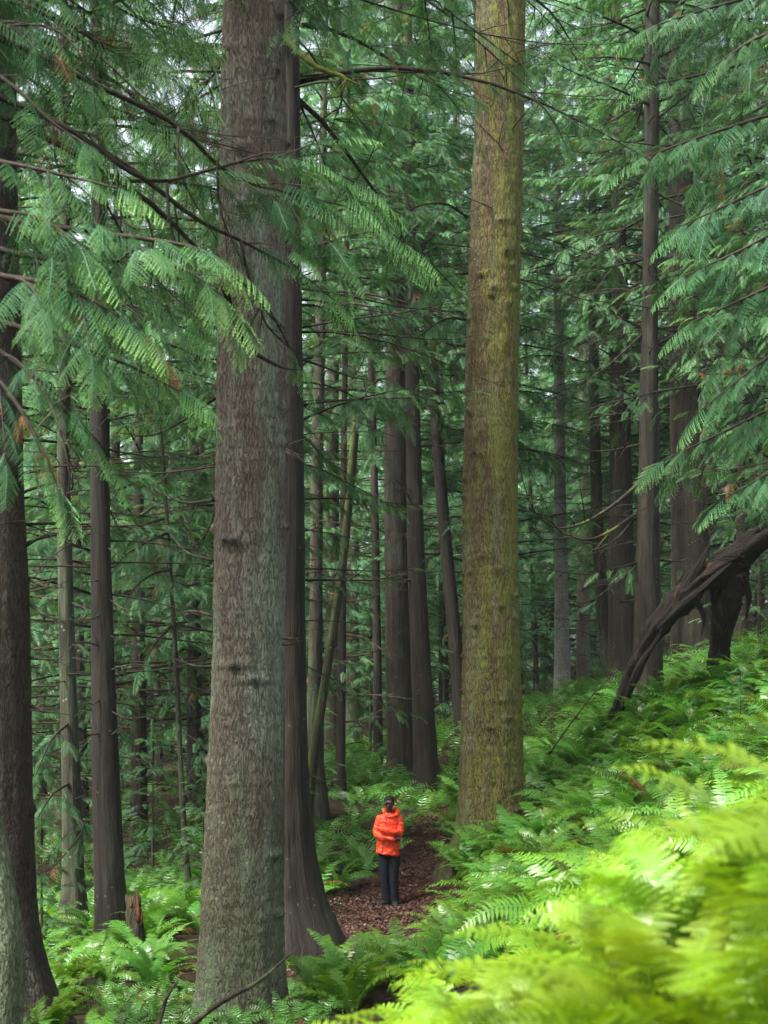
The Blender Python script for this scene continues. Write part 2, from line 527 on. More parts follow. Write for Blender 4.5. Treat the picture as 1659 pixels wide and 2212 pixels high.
# ------------------------------------------------------------------ conifer sprays
def spray_template(n, full, gen):
    """flat drooping cedar spray along +X, unit length; returns V, Q, T, tip"""
    V, Qd, T, A = [], [], [], []
    k = 0

    def push(vs, tips):
        nonlocal k
        V.extend(vs)
        A.extend(tips)
        k += len(vs)
        return k - len(vs)
    ax = [np.array([t_, .02 * math.sin(t_ * 5), -.28 * t_ ** 2]) for t_ in np.linspace(0, 1, 6)]
    for a_, b_, ta, tb in zip(ax[:-1], ax[1:], np.linspace(0, .8, 5), np.linspace(.2, 1, 5)):
        w = .006
        s = push([a_ + [0, -w, 0], a_ + [0, w, 0], b_ + [0, w, 0], b_ + [0, -w, 0]], [ta * .2, ta * .2, tb * .2, tb * .2])
        Qd.append((s, s + 1, s + 2, s + 3))
    for i_ in range(n):
        tt = .06 + .94 * (i_ + .5) / n
        base = np.array([tt, .02 * math.sin(tt * 5), -.28 * tt ** 2])
        ln = (.29 if full else .34) * min(1, .45 + tt / .3) * (1 - tt) ** .6 + .06
        for sd in (-1, 1):
            l_ = ln * gen.uniform(.82, 1.12)
            an = R(gen.uniform(44, 60))
            dr = gen.uniform(.45, .9) if full else gen.uniform(.25, .55)
            d = np.array([math.cos(an), sd * math.sin(an), 0])
            sv = np.array([-math.sin(an), sd * math.cos(an), 0])

            def pt(s_, off=0., fo=0.):
                q = base + d * (l_ * s_ + fo) + sv * off
                q[2] -= dr * l_ * s_ ** 1.6 + .06 * s_
                return q
            if not full:
                w = (.012 + .010 * gen.random()) * (15 / n) ** .7
                s = push([pt(0), pt(.5, w), pt(1), pt(.5, -w)], [tt * .4, .3 + tt * .4, .6 + .4 * tt, .3 + tt * .4])
                Qd.append((s, s + 1, s + 2, s + 3))
            else:
                m = 6
                for q_ in range(m):
                    s0, s1 = q_ / m, (q_ + 1) / m
                    w0, w1 = .0065 * (1 - .6 * s0), .0065 * (1 - .6 * s1)
                    tp0, tp1 = .25 * tt + .75 * s0, .25 * tt + .75 * s1
                    s = push([pt(s0, -w0), pt(s0, w0), pt(s1, w1), pt(s1, -w1)], [tp0, tp0, tp1, tp1])
                    Qd.append((s, s + 1, s + 2, s + 3))
                    tl = .024 * (1 - .5 * s0)
                    for s2 in (-1, 1):
                        u0 = s0 + .25 / m
                        s = push([pt(u0, 0), pt(u0 + .55 / m, s2 * tl * .62, tl * .75), pt(u0 + .75 / m, 0)], [tp0, min(1, tp1 + .1), tp1])
                        T.append((s, s + 1, s + 2))
    return np.array(V), np.array(Qd), (np.array(T) if T else None), np.array(A)


gT = np.random.default_rng(3)
T_NEAR = [spray_template(15, True, gT) for _ in range(3)]
T_MID = [spray_template(15, False, gT) for _ in range(3)]
T_FAR = [spray_template(10, False, gT) for _ in range(3)]


class Sprays:
    def __init__(self):
        self.d, self.p, self.s, self.roll, self.fresh = [], [], [], [], []

    def add(self, p, d, s, roll=0., fresh=1.):
        self.fresh.append(fresh)
        self.p.append(p)
        self.d.append(d)
        self.s.append(s)
        self.roll.append(roll)

    def emit(self, mb, tmpls, gen, mat=0):
        if not self.p:
            return
        P = np.array(self.p)
        D = norm(np.array(self.d))
        up = np.array([0, 0, 1.])
        Sd = norm(np.cross(up[None], D) + 1e-6)
        N = np.cross(D, Sd)
        c, s = np.cos(self.roll)[:, None], np.sin(self.roll)[:, None]
        Sd, N = Sd * c + N * s, N * c - Sd * s
        sc = np.array(self.s)
        pick = gen.integers(0, len(tmpls), len(P))
        for k, (V, Qd, T, A) in enumerate(tmpls):
            ix = np.where(pick == k)[0]
            if not len(ix):
                continue
            Rm = np.stack([D[ix], Sd[ix], N[ix]], -1) * sc[ix, None, None]
            W = np.einsum('nij,vj->nvi', Rm, V) + P[ix][:, None]
            off = (np.arange(len(ix)) * len(V))[:, None, None]
            rn = gen.random(len(ix))
            a = np.stack([A[None] * np.array(self.fresh)[ix][:, None], np.broadcast_to(rn[:, None], (len(ix), len(A)))], -1)
            mb.add(W, (Qd[None] + off).reshape(-1, 4), None if T is None else (T[None] + off).reshape(-1, 3), mat, a)


def along(P, s):
    """point and direction at fraction s of a polyline"""
    n = len(P) - 1
    u = min(max(s, 0), .9999) * n
    i = int(u)
    f = u - i
    return P[i] * (1 - f) + P[i + 1] * f, norm(P[i + 1] - P[i])


def bough(P, r0, wood, sprays, gen, s0=.2, spacing=.13, size=.5, droop=.3, twigs=0, k=5, bare=0., fresh=1.):
    """limb along P with sprays on both sides; twigs = side limbs that carry sprays too"""
    n = len(P)
    V, Qd, T, uv = tube(P, r0 * (1 - .85 * np.linspace(0, 1, n)), k)
    wood.add(V, Qd, T, 1, uv=uv)
    L = np.linalg.norm(np.diff(P, axis=0), axis=1).sum()
    cnt = max(2, int(L * (1 - s0) / spacing))
    for i_ in range(cnt):
        if gen.random() < bare:
            continue
        s = s0 + (1 - s0) * (i_ + gen.random()) / cnt
        p, d = along(P, s)
        side = norm(np.cross(d, [0, 0, 1.])) * (1 if i_ % 2 else -1)
        dd = d * gen.uniform(.6, 1.1) + side * gen.uniform(.35, .9) + np.array([0, 0, -droop * gen.uniform(.4, 1.8)])
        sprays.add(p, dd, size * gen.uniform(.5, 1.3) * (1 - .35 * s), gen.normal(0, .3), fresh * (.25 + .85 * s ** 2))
    p, d = along(P, .98)
    sprays.add(p, d + np.array([0, 0, -droop * .5]), size * .8, 0, fresh * 1.2)
    for w in range(twigs):
        s = gen.uniform(max(.12, s0 * .7), .85)
        p, d = along(P, s)
        side = norm(np.cross(d, [0, 0, 1.])) * gen.choice([-1, 1])
        l_ = L * gen.uniform(.22, .4) * (1.15 - s)
        dd = norm(d * .6 + side * .8 + np.array([0, 0, gen.uniform(-.45, .2)]))
        tt = np.linspace(0, 1, 5)[:, None]
        P2 = p + dd * l_ * tt + np.array([0, 0, -1.]) * (tt ** 2) * l_ * gen.uniform(.05, .4)
        bough(P2, r0 * .35, wood, sprays, gen, .15, spacing, size * .85, droop, 0, 3, bare, fresh * (.35 + .65 * s))


def dead_twig(P, r0, mb, gen, k=5, kids=4, mat=0, depth=1):
    n = len(P)
    V, Qd, T, uv = tube(P, np.maximum(r0 * (1 - .88 * np.linspace(0, 1, n)), .003), k)
    mb.add(V, Qd, T, mat, uv=uv)
    L = np.linalg.norm(np.diff(P, axis=0), axis=1).sum()
    for _ in range(kids):
        s = gen.uniform(.2, .95)
        p, d = along(P, s)
        dd = norm(d * .7 + gen.normal(0, .5, 3) + np.array([0, 0, -.15]))
        l_ = L * gen.uniform(.15, .38)
        tt = np.linspace(0, 1, 5)[:, None]
        P2 = p + dd * l_ * tt + np.array([0, 0, gen.uniform(-.4, .25)]) * l_ * tt ** 2
        if depth > 0:
            dead_twig(P2, r0 * (1 - .88 * s) * .6 + .002, mb, gen, 3, 2, mat, depth - 1)
        else:
            V, Qd, T, uv = tube(P2, np.maximum(r0 * .35 * (1 - np.linspace(0, .8, 5)), .0025), 3)
            mb.add(V, Qd, T, mat, uv=uv)


def limb_curve(h, az, L, e, sag, tipup, r_in, n=8):
    s = np.linspace(0, 1, n)
    hor = r_in + s * L * math.cos(e)
    z = h + s * L * math.sin(e) - sag * L * s ** 2 + tipup * L * s ** 4
    wob = .04 * L * np.sin(s * 4 + az * 3)
    return np.stack([hor * math.cos(az) - wob * math.sin(az), hor * math.sin(az) + wob * math.cos(az), z], -1)


def crown_mesh(name, seed, Hc, Rb, nb, tmpl, leaf, sz=.6, spacing=.17, bare_low=.25, sag=.35, dead=10, twigs=3, taper=.9, droop=.2):
    """crown whose boughs leave a vertical axis between z=0 and Hc"""
    gen = np.random.default_rng(seed)
    mb, sp = MB(), Sprays()
    for i_ in range(nb):
        f = (i_ + gen.random()) / nb
        f = f ** 1.15
        az = i_ * 2.4 + gen.normal(0, .35)
        L = Rb * (1 - taper * f) * gen.uniform(.7, 1.15) + .3
        P = limb_curve(f * Hc, az, L, R(gen.uniform(0, 22) + 22 * f), sag * gen.uniform(.6, 1.4), gen.uniform(.05, .2), .1)
        lowf = f < bare_low
        bough(P, .010 + .006 * L, mb, sp, gen, .45 if lowf else .22, spacing * (1.5 if lowf else 1), sz, droop, twigs, 5, .45 if lowf else .05)
    for i_ in range(dead):
        az = gen.uniform(0, 6.28)
        L = Rb * gen.uniform(.4, .9)
        P = limb_curve(gen.uniform(-5.5 if name == 'crown' and Hc > 10 else 0, Hc * .12), az, L, R(gen.uniform(-10, 12)), gen.uniform(.1, .4), gen.uniform(.1, .4), .08)
        dead_twig(P, .015, mb, gen, 4, 6, 1, 1)
    P = np.stack([np.zeros(8), np.zeros(8), np.linspace(Hc * .8, Hc * 1.03, 8)], -1)
    bough(P, .05, mb, sp, gen, .0, .1, sz, .1)
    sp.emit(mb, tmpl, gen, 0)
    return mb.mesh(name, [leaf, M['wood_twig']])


# ------------------------------------------------------------------ trunks
def trunk_mesh(name, C, rad, mat, seed, k=40, flute=.05, flare_z=None, knots=0, rough=.012, rings=None):
    """C: centre line points bottom to top (local), rad: radii"""
    gen = np.random.default_rng(seed)
    C = np.asarray(C, float)
    L = np.concatenate([[0], np.cumsum(np.linalg.norm(np.diff(C, axis=0), axis=1))])
    n = rings or int(min(700, max(30, L[-1] / (.045 if knots > 10 else .12))))
    u = np.linspace(0, 1, n) ** 1.35 * L[-1]
    # smooth interpolation of the measured profile
    c = np.stack([np.interp(u, L, C[:, i]) for i in range(3)], -1)
    r = np.interp(u, L, rad)
    for _ in range(2):
        r[1:-1] = (r[:-2] + 2 * r[1:-1] + r[2:]) / 4
        c[1:-1] = (c[:-2] + 2 * c[1:-1] + c[2:]) / 4
    th = np.arange(k + 1) / k * 2 * math.pi + math.pi / 2   # seam at the far side
    TH, U = np.meshgrid(th, u)
    ph = gen.uniform(0, 6.28, 12)
    rr = np.ones_like(TH)
    for q in range(1, 5):
        rr += flute * .35 / q * np.sin(q * TH + ph[q] + .25 * U * (q % 2))
    base = np.exp(-U / (flare_z or .6))
    rr += base * flute * 3.2 * (np.abs(np.sin(2.5 * TH + ph[5])) + .5 * np.sin(7 * TH + ph[6])) * .5
    rr += rough * (np.sin(13 * TH + ph[7] + 2 * np.sin(U * 1.7)) + np.sin(U * 11 + 3 * np.sin(TH * 2)) * .6 + np.sin(21 * TH + U * 3.1 + ph[8]) * .6)
    rr += rough * .7 * gen.standard_normal(rr.shape)
    rr[:, -1] = rr[:, 0]
    kn = np.zeros_like(rr)
    for _ in range(knots):
        kt, ku = gen.uniform(math.pi * .95, math.pi * 2.05) , gen.uniform(.5, min(L[-1] * .5, 12))
        dth = (TH - math.pi / 2 - kt + math.pi / 2 + math.pi) % (2 * math.pi) - math.pi
        rm = np.interp(ku, u, r)
        g2 = np.exp(-((dth * rm) / .055) ** 2 - ((U - ku) / .035) ** 2)
        rr += g2 * .05 / rm
        kn = np.maximum(kn, np.exp(-((dth * rm) / .05) ** 2 - ((U - ku) / .04) ** 2))
        kn = np.maximum(kn, gen.uniform(.2, .75) * np.exp(-((dth * rm) / gen.uniform(.12, .3)) ** 2 - ((U - ku + .02) / .022) ** 2))
        rr += np.exp(-((dth * rm) / .16) ** 2 - ((U - ku) / .03) ** 2) * .014 / rm
    X = c[:, None, 0] + r[:, None] * rr * np.cos(TH)
    Y = c[:, None, 1] + r[:, None] * rr * np.sin(TH)
    Z = np.broadcast_to(c[:, None, 2], X.shape)
    i_, j_ = np.meshgrid(np.arange(n - 1), np.arange(k), indexing='ij')
    kk = k + 1
    Qd = np.stack([i_ * kk + j_, i_ * kk + j_ + 1, (i_ + 1) * kk + j_ + 1, (i_ + 1) * kk + j_], -1).reshape(-1, 4)
    uv = np.stack([(TH - math.pi / 2) * np.mean(r[:max(2, n // 2)]), U], -1)
    mb = MB()
    mb.add(np.stack([X, Y, Z], -1), Qd, uv=uv, a=np.stack([kn, kn * 0], -1))
    return mb.mesh(name, [mat])


def obj(name, me, parent=None, loc=(0, 0, 0), rz=0., sc=1.):
    o = bpy.data.objects.new(name, me)
    COL.objects.link(o)
    if parent is not None:
        o.parent = parent
    o.location = loc
    o.rotation_euler = (0, 0, rz)
    o.scale = (sc, sc, sc) if np.isscalar(sc) else sc
    return o


CROWNS = {
    'a': crown_mesh('crown', 1, 19, 4.0, 84, T_MID, M['leaf_mid'], .46, .085, .12, .42, 22, 6),
    'b': crown_mesh('crown', 2, 16, 3.4, 74, T_MID, M['leaf_mid'], .43, .085, .2, .50, 26, 6),
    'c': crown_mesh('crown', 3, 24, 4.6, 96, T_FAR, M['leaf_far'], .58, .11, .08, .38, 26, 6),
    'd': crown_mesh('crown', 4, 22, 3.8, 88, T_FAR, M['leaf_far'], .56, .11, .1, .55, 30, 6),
    'e': crown_mesh('crown', 5, 15, 5.2, 60, T_MID, M['leaf_mid'], .46, .09, .2, .35, 18, 7, .75),
    'y': crown_mesh('crown', 6, 4.2, 1.5, 34, T_MID, M['leaf_mid'], .42, .13, .05, .35, 0, 2),
}
CTOP = {'a': 19, 'b': 16, 'c': 24, 'd': 22, 'e': 15, 'y': 4.2}
TRUNKS = []      # (x, y, r) kept clear of ferns


def hero(name, label, edges, D, mat, top=24., crown=None, cz=9., csc=1., crz=0., group=None, seed=1, k=40, knots=0, flute=.05, cat='tree', base_py=None, rough=.012, flare=.6):
    """a tree whose trunk edges were measured on the photo: edges = [(py, left px, right px), ...] top to bottom"""
    E = sorted(edges, key=lambda q: -q[0])
    c = np.array([at((l + r) / 2, py, D) for py, l, r in E])
    r = np.array([(r_ - l) / 2 / F * D for _, l, r_ in E])
    bx, by = c[0, 0], D
    base = np.array([bx, by, min(c[0, 2], Hs(bx, by))])
    C = [c[0] - np.array([0, 0, c[0, 2] - base[2] + .35])] + list(c)
    rad = [r[0] * 1.12] + list(r)
    ztop = base[2] + top
    if ztop > c[-1, 2] + .5:
        dv = (c[-1] - c[max(0, len(c) - 3)])
        dv = dv / max(dv[2], .1)
        hh = ztop - c[-1, 2]
        C.append(c[-1] + dv * hh * .5)
        rad.append(r[-1] * .62)
        C.append(c[-1] + dv * hh)
        rad.append(r[-1] * .12 + .01)
    C = np.array(C) - base
    TRUNKS.append((bx, by, r[0]))
    th = thing(name, label, cat, base, group)
    obj('trunk', trunk_mesh('trunk', C, np.array(rad), mat, seed, k, flute, flare, knots, rough), th)
    if crown:
        zz = cz
        cx = np.interp(zz, C[:, 2], C[:, 0])
        obj('crown', CROWNS[crown], th, (cx, 0, zz), crz, csc)
    th['_base'] = [float(v) for v in base]
    return th


def base_of(th):
    return np.array(th['_base'])


def limb(th, pts, r0, mat=None, kids=0, name='branch', foliage=None, n=16, seed=0, s0=.3, spacing=.13, size=.5, droop=.3, twigs=0, k=6, leaf='leaf_near', tm=None, bare=0.):
    """a branch traced as (px, py, D) points, child of th; foliage becomes a sub-part"""
    gen = np.random.default_rng(seed + int(abs(pts[0][0]) * 7 + abs(pts[0][1]) * 13))
    b = base_of(th)
    P = catmull([at(*q) for q in pts], n) - b
    mb = MB()
    if not foliage:
        dead_twig(P, r0, mb, gen, k, kids, 0, 1)
        return mb.build(name, mat or M['wood_dark'], th)
    w, sp = MB(), Sprays()
    bough(P, r0, w, sp, gen, s0, spacing, size, droop, twigs, k, bare)
    w.qm = [q * 0 for q in w.qm]
    w.tm = [q * 0 for q in w.tm]
    br = w.build(name, mat or M['wood_twig'], th)
    lf = MB()
    sp.emit(lf, tm or T_NEAR, gen, 0)
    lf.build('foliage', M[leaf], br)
    return br


# ---- the two big firs and the other trees one can tell apart
big = hero('fir_tree', 'big grey furrowed fir with green lichen, its broad foot among the ferns nearest the camera', [(-100, 487, 607), (0, 482, 612), (250, 476, 619), (500, 473, 617), (700, 471, 616), (1000, 466, 618), (1400, 461, 617), (1700, 448, 615), (1900, 437, 613), (2050, 431, 615), (2180, 420, 624), (2240, 405, 640)], 14.0, M['bark_fir'], 26, 'e', 13.5, 1.0, .6, None, 21, 104, 26, .03)
T2 = hero('fir_tree', 'tall straight fir with yellow-green moss over scaly bark, right of the person', [(-100, 1031, 1135), (0, 1029, 1135), (300, 1025, 1131), (700, 1008, 1121), (1100, 1000, 1117), (1400, 1000, 1122), (1700, 992, 1131), (1790, 985, 1140), (1830, 975, 1150)], 26.0, M['bark_moss'], 34, 'a', 15.5, 1.1, 2.2, None, 22, 96, 46, .03)
T1b = hero('cedar_tree', 'dark red cedar with flaring black foot pressed behind the big grey fir', [(300, 596, 648), (650, 590, 652), (1100, 585, 658), (1500, 578, 662), (1700, 570, 668), (1850, 562, 682), (1950, 555, 704), (2005, 548, 728), (2040, 540, 742)], 17.6, M['bark_dark'], 22, 'b', 10.5, 1.1, 1.2, None, 23, 48, 0, .10, flare=1.0)
T13 = hero('fir_tree', 'grey-brown fir cut by the left picture edge, dark ringed bark', [(300, -62, 36), (700, -66, 46), (1050, -70, 52), (1300, -72, 66), (1700, -76, 70), (1950, -82, 78), (2080, -95, 95), (2180, -120, 128), (2260, -160, 170)], 12.6, M['bark_brown'], 22, 'e', 9.5, .9, 3.2, None, 24, 56, 8, .08, flare=.9)
T13b = hero('mossy_tree', 'pale green moss-covered trunk foot leaning in at the bottom left corner', [(1300, -150, -60), (1600, -125, -35), (1750, -110, -8), (1850, -95, 18), (1950, -85, 36), (2050, -80, 50), (2120, -80, 50), (2240, -90, 44)], 9.8, M['bark_lichen'], 9, None, seed=25, k=40, flute=.06, cat='tree')
T14 = hero('cedar_tree', 'slim trunk with grey-green left side, left of the dark red trunk', [(600, 130, 152), (1080, 122, 152), (1400, 128, 162), (1700, 134, 174), (1900, 134, 182), (1990, 126, 192), (2030, 118, 202)], 22.0, M['bark_green'], 22, 'b', 9.5, 1.0, .3, None, 26, 32, 4, .07)
T15 = hero('cedar_tree', 'dark reddish stringy-barked trunk standing beside the broken stump', [(500, 198, 228), (1040, 196, 234), (1400, 198, 246), (1700, 200, 258), (1900, 204, 268), (1990, 205, 278), (2045, 198, 288)], 19.5, M['bark_dark'], 22, 'a', 9.0, .9, 1.9, None, 27, 36, 2, .08)
T16 = hero('young_tree', 'thin pale sapling stem with bare twigs between dark trunk and big grey fir', [(1050, 352, 360), (1212, 362, 371), (1400, 374, 384), (1700, 386, 398), (1850, 396, 408), (1935, 404, 420)], 25.0, M['bark_green'], 9.5, None, seed=28, k=14, flute=.04, knots=3)
T10 = hero('cedar_tree', 'pale lichen-spotted slim trunk left of the leaning mossy stem', [(300, 690, 706), (700, 680, 704), (1000, 672, 698), (1300, 669, 697), (1500, 664, 697), (1650, 658, 700), (1745, 650, 712)], 31.0, M['bark_green'], 24, 'b', 10.5, 1.0, 2.0, None, 29, 24, 4, .05)
T11 = hero('leaning_tree', 'thin leaning stem covered in vivid yellow-green moss', [(880, 762, 778), (960, 756, 774), (1100, 744, 762), (1250, 727, 746), (1400, 705, 724), (1500, 688, 708), (1620, 668, 690), (1730, 652, 678)], 30.0, M['bark_mossgreen'], 9.0, None, seed=30, k=18, flute=.05)
T12 = hero('thin_tree', 'straight thin black trunk with mossy leaning stem on its left', [(600, 742, 754), (900, 737, 750), (1200, 733, 748), (1500, 727, 747), (1650, 724, 746), (1720, 720, 750)], 35.0, M['bark_dark'], 26, 'd', 11.5, .9, 4.0, None, 31, 20, 0, .05, cat='tree')
T9a = hero('cedar_tree', 'stout grey-brown trunk directly behind person, left of its darker twin', [(300, 842, 872), (700, 836, 876), (960, 830, 878), (1300, 832, 884), (1550, 836, 892), (1680, 836, 902), (1720, 832, 910)], 39.0, M['bark_cedar'], 28, 'c', 12.5, .8, .4, None, 32, 30, 0, .08)
T9b = hero('cedar_tree', 'darkest trunk behind person, right one of a close pair, tilting slightly', [(300, 872, 896), (700, 874, 904), (900, 876, 908), (1200, 880, 918), (1500, 890, 936), (1650, 893, 948), (1700, 885, 960)], 37.5, M['bark_dark'], 28, 'd', 12.0, .85, 1.4, None, 33, 30, 0, .10)
T8 = hero('cedar_tree', 'dim slanting trunk half hidden by the yellow-mossed fir', [(850, 926, 950), (1010, 936, 960), (1250, 956, 984), (1475, 976, 1006), (1640, 984, 1020)], 43.0, M['bark_dark'], 26, 'c', 13., .8, 2.6, None, 34, 24, 0, .06)
T3 = hero('cedar_tree', 'tall cedar trunk rising behind the leaning charred snag, with drooping bare limbs', [(-100, 1396, 1424), (0, 1394, 1425), (300, 1391, 1424), (600, 1388, 1421), (1000, 1380, 1424), (1200, 1374, 1426), (1360, 1369, 1428), (1500, 1366, 1436), (1570, 1358, 1446)], 31.0, M['bark_cedar'], 27, 'a', 13.2, 1.0, 5.0, None, 35, 44, 8, .08)
T4 = hero('cedar_tree', 'broad dark cedar with ribbed foot behind the snag at right', [(200, 1445, 1495), (600, 1446, 1506), (1000, 1450, 1524), (1200, 1450, 1532), (1400, 1447, 1542), (1450, 1440, 1552), (1480, 1432, 1560)], 37.0, M['bark_cedar'], 30, 'c', 14., .9, 3.3, None, 36, 44, 0, .12)
T5 = hero('cedar_tree', 'brown fluted trunk just left of tall cedar, beyond the ferns', [(500, 1322, 1352), (900, 1318, 1362), (1200, 1316, 1370), (1400, 1316, 1378), (1490, 1308, 1388)], 43.0, M['bark_cedar'], 30, 'd', 13., .9, .9, None, 37, 32, 0, .12)
T6 = hero('cedar_tree', 'pale greenish split stem leaning right at its foot, beyond the ferns', [(500, 1272, 1290), (900, 1272, 1296), (1150, 1277, 1304), (1350, 1290, 1322), (1490, 1302, 1338)], 45.0, M['bark_green'], 26, 'c', 14., .7, 2.9, None, 38, 26, 0, .08)
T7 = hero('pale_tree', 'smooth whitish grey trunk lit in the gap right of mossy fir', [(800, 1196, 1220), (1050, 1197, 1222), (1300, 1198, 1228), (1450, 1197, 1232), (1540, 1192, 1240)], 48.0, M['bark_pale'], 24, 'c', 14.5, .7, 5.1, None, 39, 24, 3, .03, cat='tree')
T17 = hero('thin_tree', 'thin black stem with upswept twigs at top centre behind boughs', [(-60, 779, 789), (0, 779, 790), (200, 781, 793), (400, 785, 797), (700, 792, 806), (1000, 800, 816), (1400, 806, 824), (1720, 806, 830)], 41.0, M['bark_dark'], 25, None, seed=40, k=14, flute=.04)
T18 = hero('thin_tree', 'slim grey lichened stem left of the thin black one, far back', [(-60, 716, 732), (150, 716, 734), (340, 712, 732), (700, 708, 732), (1100, 704, 732), (1650, 700, 740)], 44.0, M['bark_green'], 30, 'd', 14., .8, .2, None, 41, 18, 0, .04)

# bare and mossy limbs traced from the photo
limb(big, [(600, 60, 14), (640, 110, 13.8), (690, 148, 13.7), (742, 166, 13.7), (744, 182, 13.7), (730, 208, 13.7), (716, 210, 13.7)], .035, M['wood_moss'], 2)
limb(big, [(735, 170, 13.7), (738, 215, 13.75), (722, 260, 13.8), (700, 330, 13.8)], .014, None, 2)
for q in [[(465, 860, 14), (400, 905, 13.8), (330, 940, 13.6), (250, 935, 13.4)], [(462, 1020, 14.2), (462, 1110, 14.1), (430, 1170, 14.1), (375, 1190, 14)], [(612, 1378, 13.7), (632, 1380, 13.6), (645, 1378, 13.5)], [(612, 1392, 13.7), (630, 1390, 13.6), (648, 1384, 13.5)],
          [(462, 1080, 14.3), (400, 1085, 14.6), (340, 1060, 15)], [(460, 1210, 14.3), (400, 1190, 14.8), (350, 1130, 15.4)], [(462, 1440, 14.2), (420, 1438, 14.4), (370, 1420, 14.9)], [(460, 1330, 14.3), (410, 1320, 14.8), (372, 1336, 15.4)]]:
    limb(big, q, .018, None, 3)
for q in [[(1378, 1046, 31), (1320, 1095, 30.6), (1255, 1132, 30.2), (1200, 1140, 30), (1155, 1105, 29.8), (1130, 1040, 29.6), (1120, 990, 29.5)],
          [(1372, 1112, 31), (1310, 1152, 30.5), (1262, 1166, 30.2), (1210, 1145, 30), (1180, 1110, 29.8)]]:
    limb(T3, q, .042, M['wood_half'], 6, k=7)
for q in [[(1370, 1122, 31), (1330, 1165, 30.8), (1280, 1188, 30.6), (1200, 1190, 30.5)], [(1376, 1222, 31), (1330, 1260, 30.6), (1270, 1300, 30.3), (1215, 1295, 30)], [(1372, 1295, 31), (1345, 1300, 30.8), (1330, 1290, 30.6)],
          [(1385, 960, 31), (1300, 975, 30.6), (1210, 965, 30.2)], [(1385, 890, 31), (1290, 900, 30.6), (1150, 925, 30)], [(1390, 720, 31), (1300, 800, 30.4), (1210, 850, 30)], [(1390, 560, 31), (1280, 585, 30.4), (1160, 610, 30)],
          [(1392, 470, 31), (1310, 520, 30.5), (1240, 600, 30)], [(1394, 215, 31), (1300, 270, 30.5), (1230, 250, 30)], [(1395, 20, 31), (1300, 55, 30.6), (1170, 70, 30)], [(1395, 300, 31), (1290, 330, 30.5), (1200, 320, 30)],
          [(1420, 600, 31), (1480, 700, 31), (1540, 800, 31)], [(1422, 780, 31), (1500, 860, 31), (1560, 900, 31)], [(1422, 1210, 31), (1465, 1212, 31), (1510, 1200, 31)], [(1422, 420, 31), (1500, 460, 31), (1560, 520, 31)]]:
    limb(T3, q, .028, None, 7)
for k_, (py, dx, dy) in enumerate([(1290, 95, 40), (1370, 80, 20), (1450, 110, -20), (1530, 90, 30), (1600, 70, -40), (1250, -70, 10), (1320, -60, 25), (1400, -70, -15), (1500, -55, 30), (1580, -60, 10), (1180, 70, 30)]):
    limb(T15, [(228, py, 19.5), (228 + dx * .5, py + dy * .7, 19.2), (228 + dx, py + dy * .6, 19)], .016, None, 4, seed=k_)
for k_, (py, dx, dy) in enumerate([(1300, 60, 30), (1390, 55, 28), (1470, -50, 10), (1560, 55, -70), (1650, 60, -90), (1340, -60, 15), (1420, 48, 10), (1730, 45, -20)]):
    limb(T14, [(150, py, 22), (150 + dx * .5, py + dy * .4, 21.7), (150 + dx, py + dy, 21.4)], .014, None, 4, seed=k_ + 20)
for k_, (py, dx, dy) in enumerate([(1250, 85, 20), (1300, 100, 40), (1420, 90, 5), (1180, 80, -30), (1520, 80, 20)]):
    limb(T13, [(55, py, 12.6), (55 + dx * .5, py + dy * .8, 12.4), (55 + dx, py + dy, 12.2)], .018, None, 4, seed=k_ + 40)
for k_, (py, dx, dy) in enumerate([(1830, -32, -50), (1720, 30, -20), (1640, -34, -26), (1560, 30, -36), (1440, 26, -10), (1870, 30, -60), (1500, -28, -20)]):
    limb(T16, [(398 - (1900 - py) * .06, py, 25), (398 + dx * .5, py + dy * .5, 24.8), (398 + dx, py + dy, 24.6)], .012, None, 2, seed=k_ + 60)
for k_, (py, x0, dx, dy) in enumerate([(820, 760, 40, -90), (1020, 750, -50, -30), (1120, 742, 50, -40), (700, 786, -40, -70), (60, 786, -30, 60), (150, 788, 40, -60), (250, 788, 45, -80), (300, 788, -50, 20), (560, 795, 40, -60)]):
    limb(T17 if x0 > 770 else T12, [(x0, py, 40 if x0 > 770 else 35), (x0 + dx * .5, py + dy * .35, 39 if x0 > 770 else 34.6), (x0 + dx, py + dy, 38.5 if x0 > 770 else 34.2)], .022, None, 4, seed=k_ + 80)
for k_, (py, x0, dx, dy) in enumerate([(1180, 745, 120, -30), (1300, 745, 130, -60), (1420, 742, 140, -70), (1500, 742, 150, 10), (1370, 742, 110, 60), (1560, 740, 120, -60), (1240, 745, 100, 20)]):
    limb(T12, [(x0, py, 35), (x0 + dx * .5, py + dy * .2, 34.5), (x0 + dx, py + dy, 34)], .026, None, 7, seed=k_ + 100)
limb(T9b, [(905, 1120, 37.5), (860, 1040, 37), (820, 1060, 36.6)], .03, None, 6)
limb(T9b, [(905, 1260, 37.5), (850, 1250, 37), (790, 1272, 36.6)], .03, None, 6)
limb(T10, [(675, 900, 31), (690, 840, 30.8), (684, 790, 30.6)], .02, M['wood_moss'], 2)

# ------------------------------------------------------------------ near cedars whose boughs hang into the picture
def near_tree(label, px, D, r, seed):
    b = at(px, 1430, D)
    base = np.array([b[0], D, Hs(b[0], D)])
    th = thing('cedar_tree', label, 'tree', base)
    th['_base'] = [float(v) for v in base]
    C = np.array([[0, 0, -.3], [0, 0, 1.], [.05, 0, 6], [.0, 0, 14], [0, 0, 18]])
    obj('trunk', trunk_mesh('trunk', C, np.array([r * 1.5, r * 1.1, r * .9, r * .5, .03]), M['bark_cedar'], seed, 36, .08, 1.), th)
    obj('crown', CROWNS['b'], th, (0, 0, 8.2), seed * 1.7, .9)
    TRUNKS.append((base[0], base[1], r))
    return th


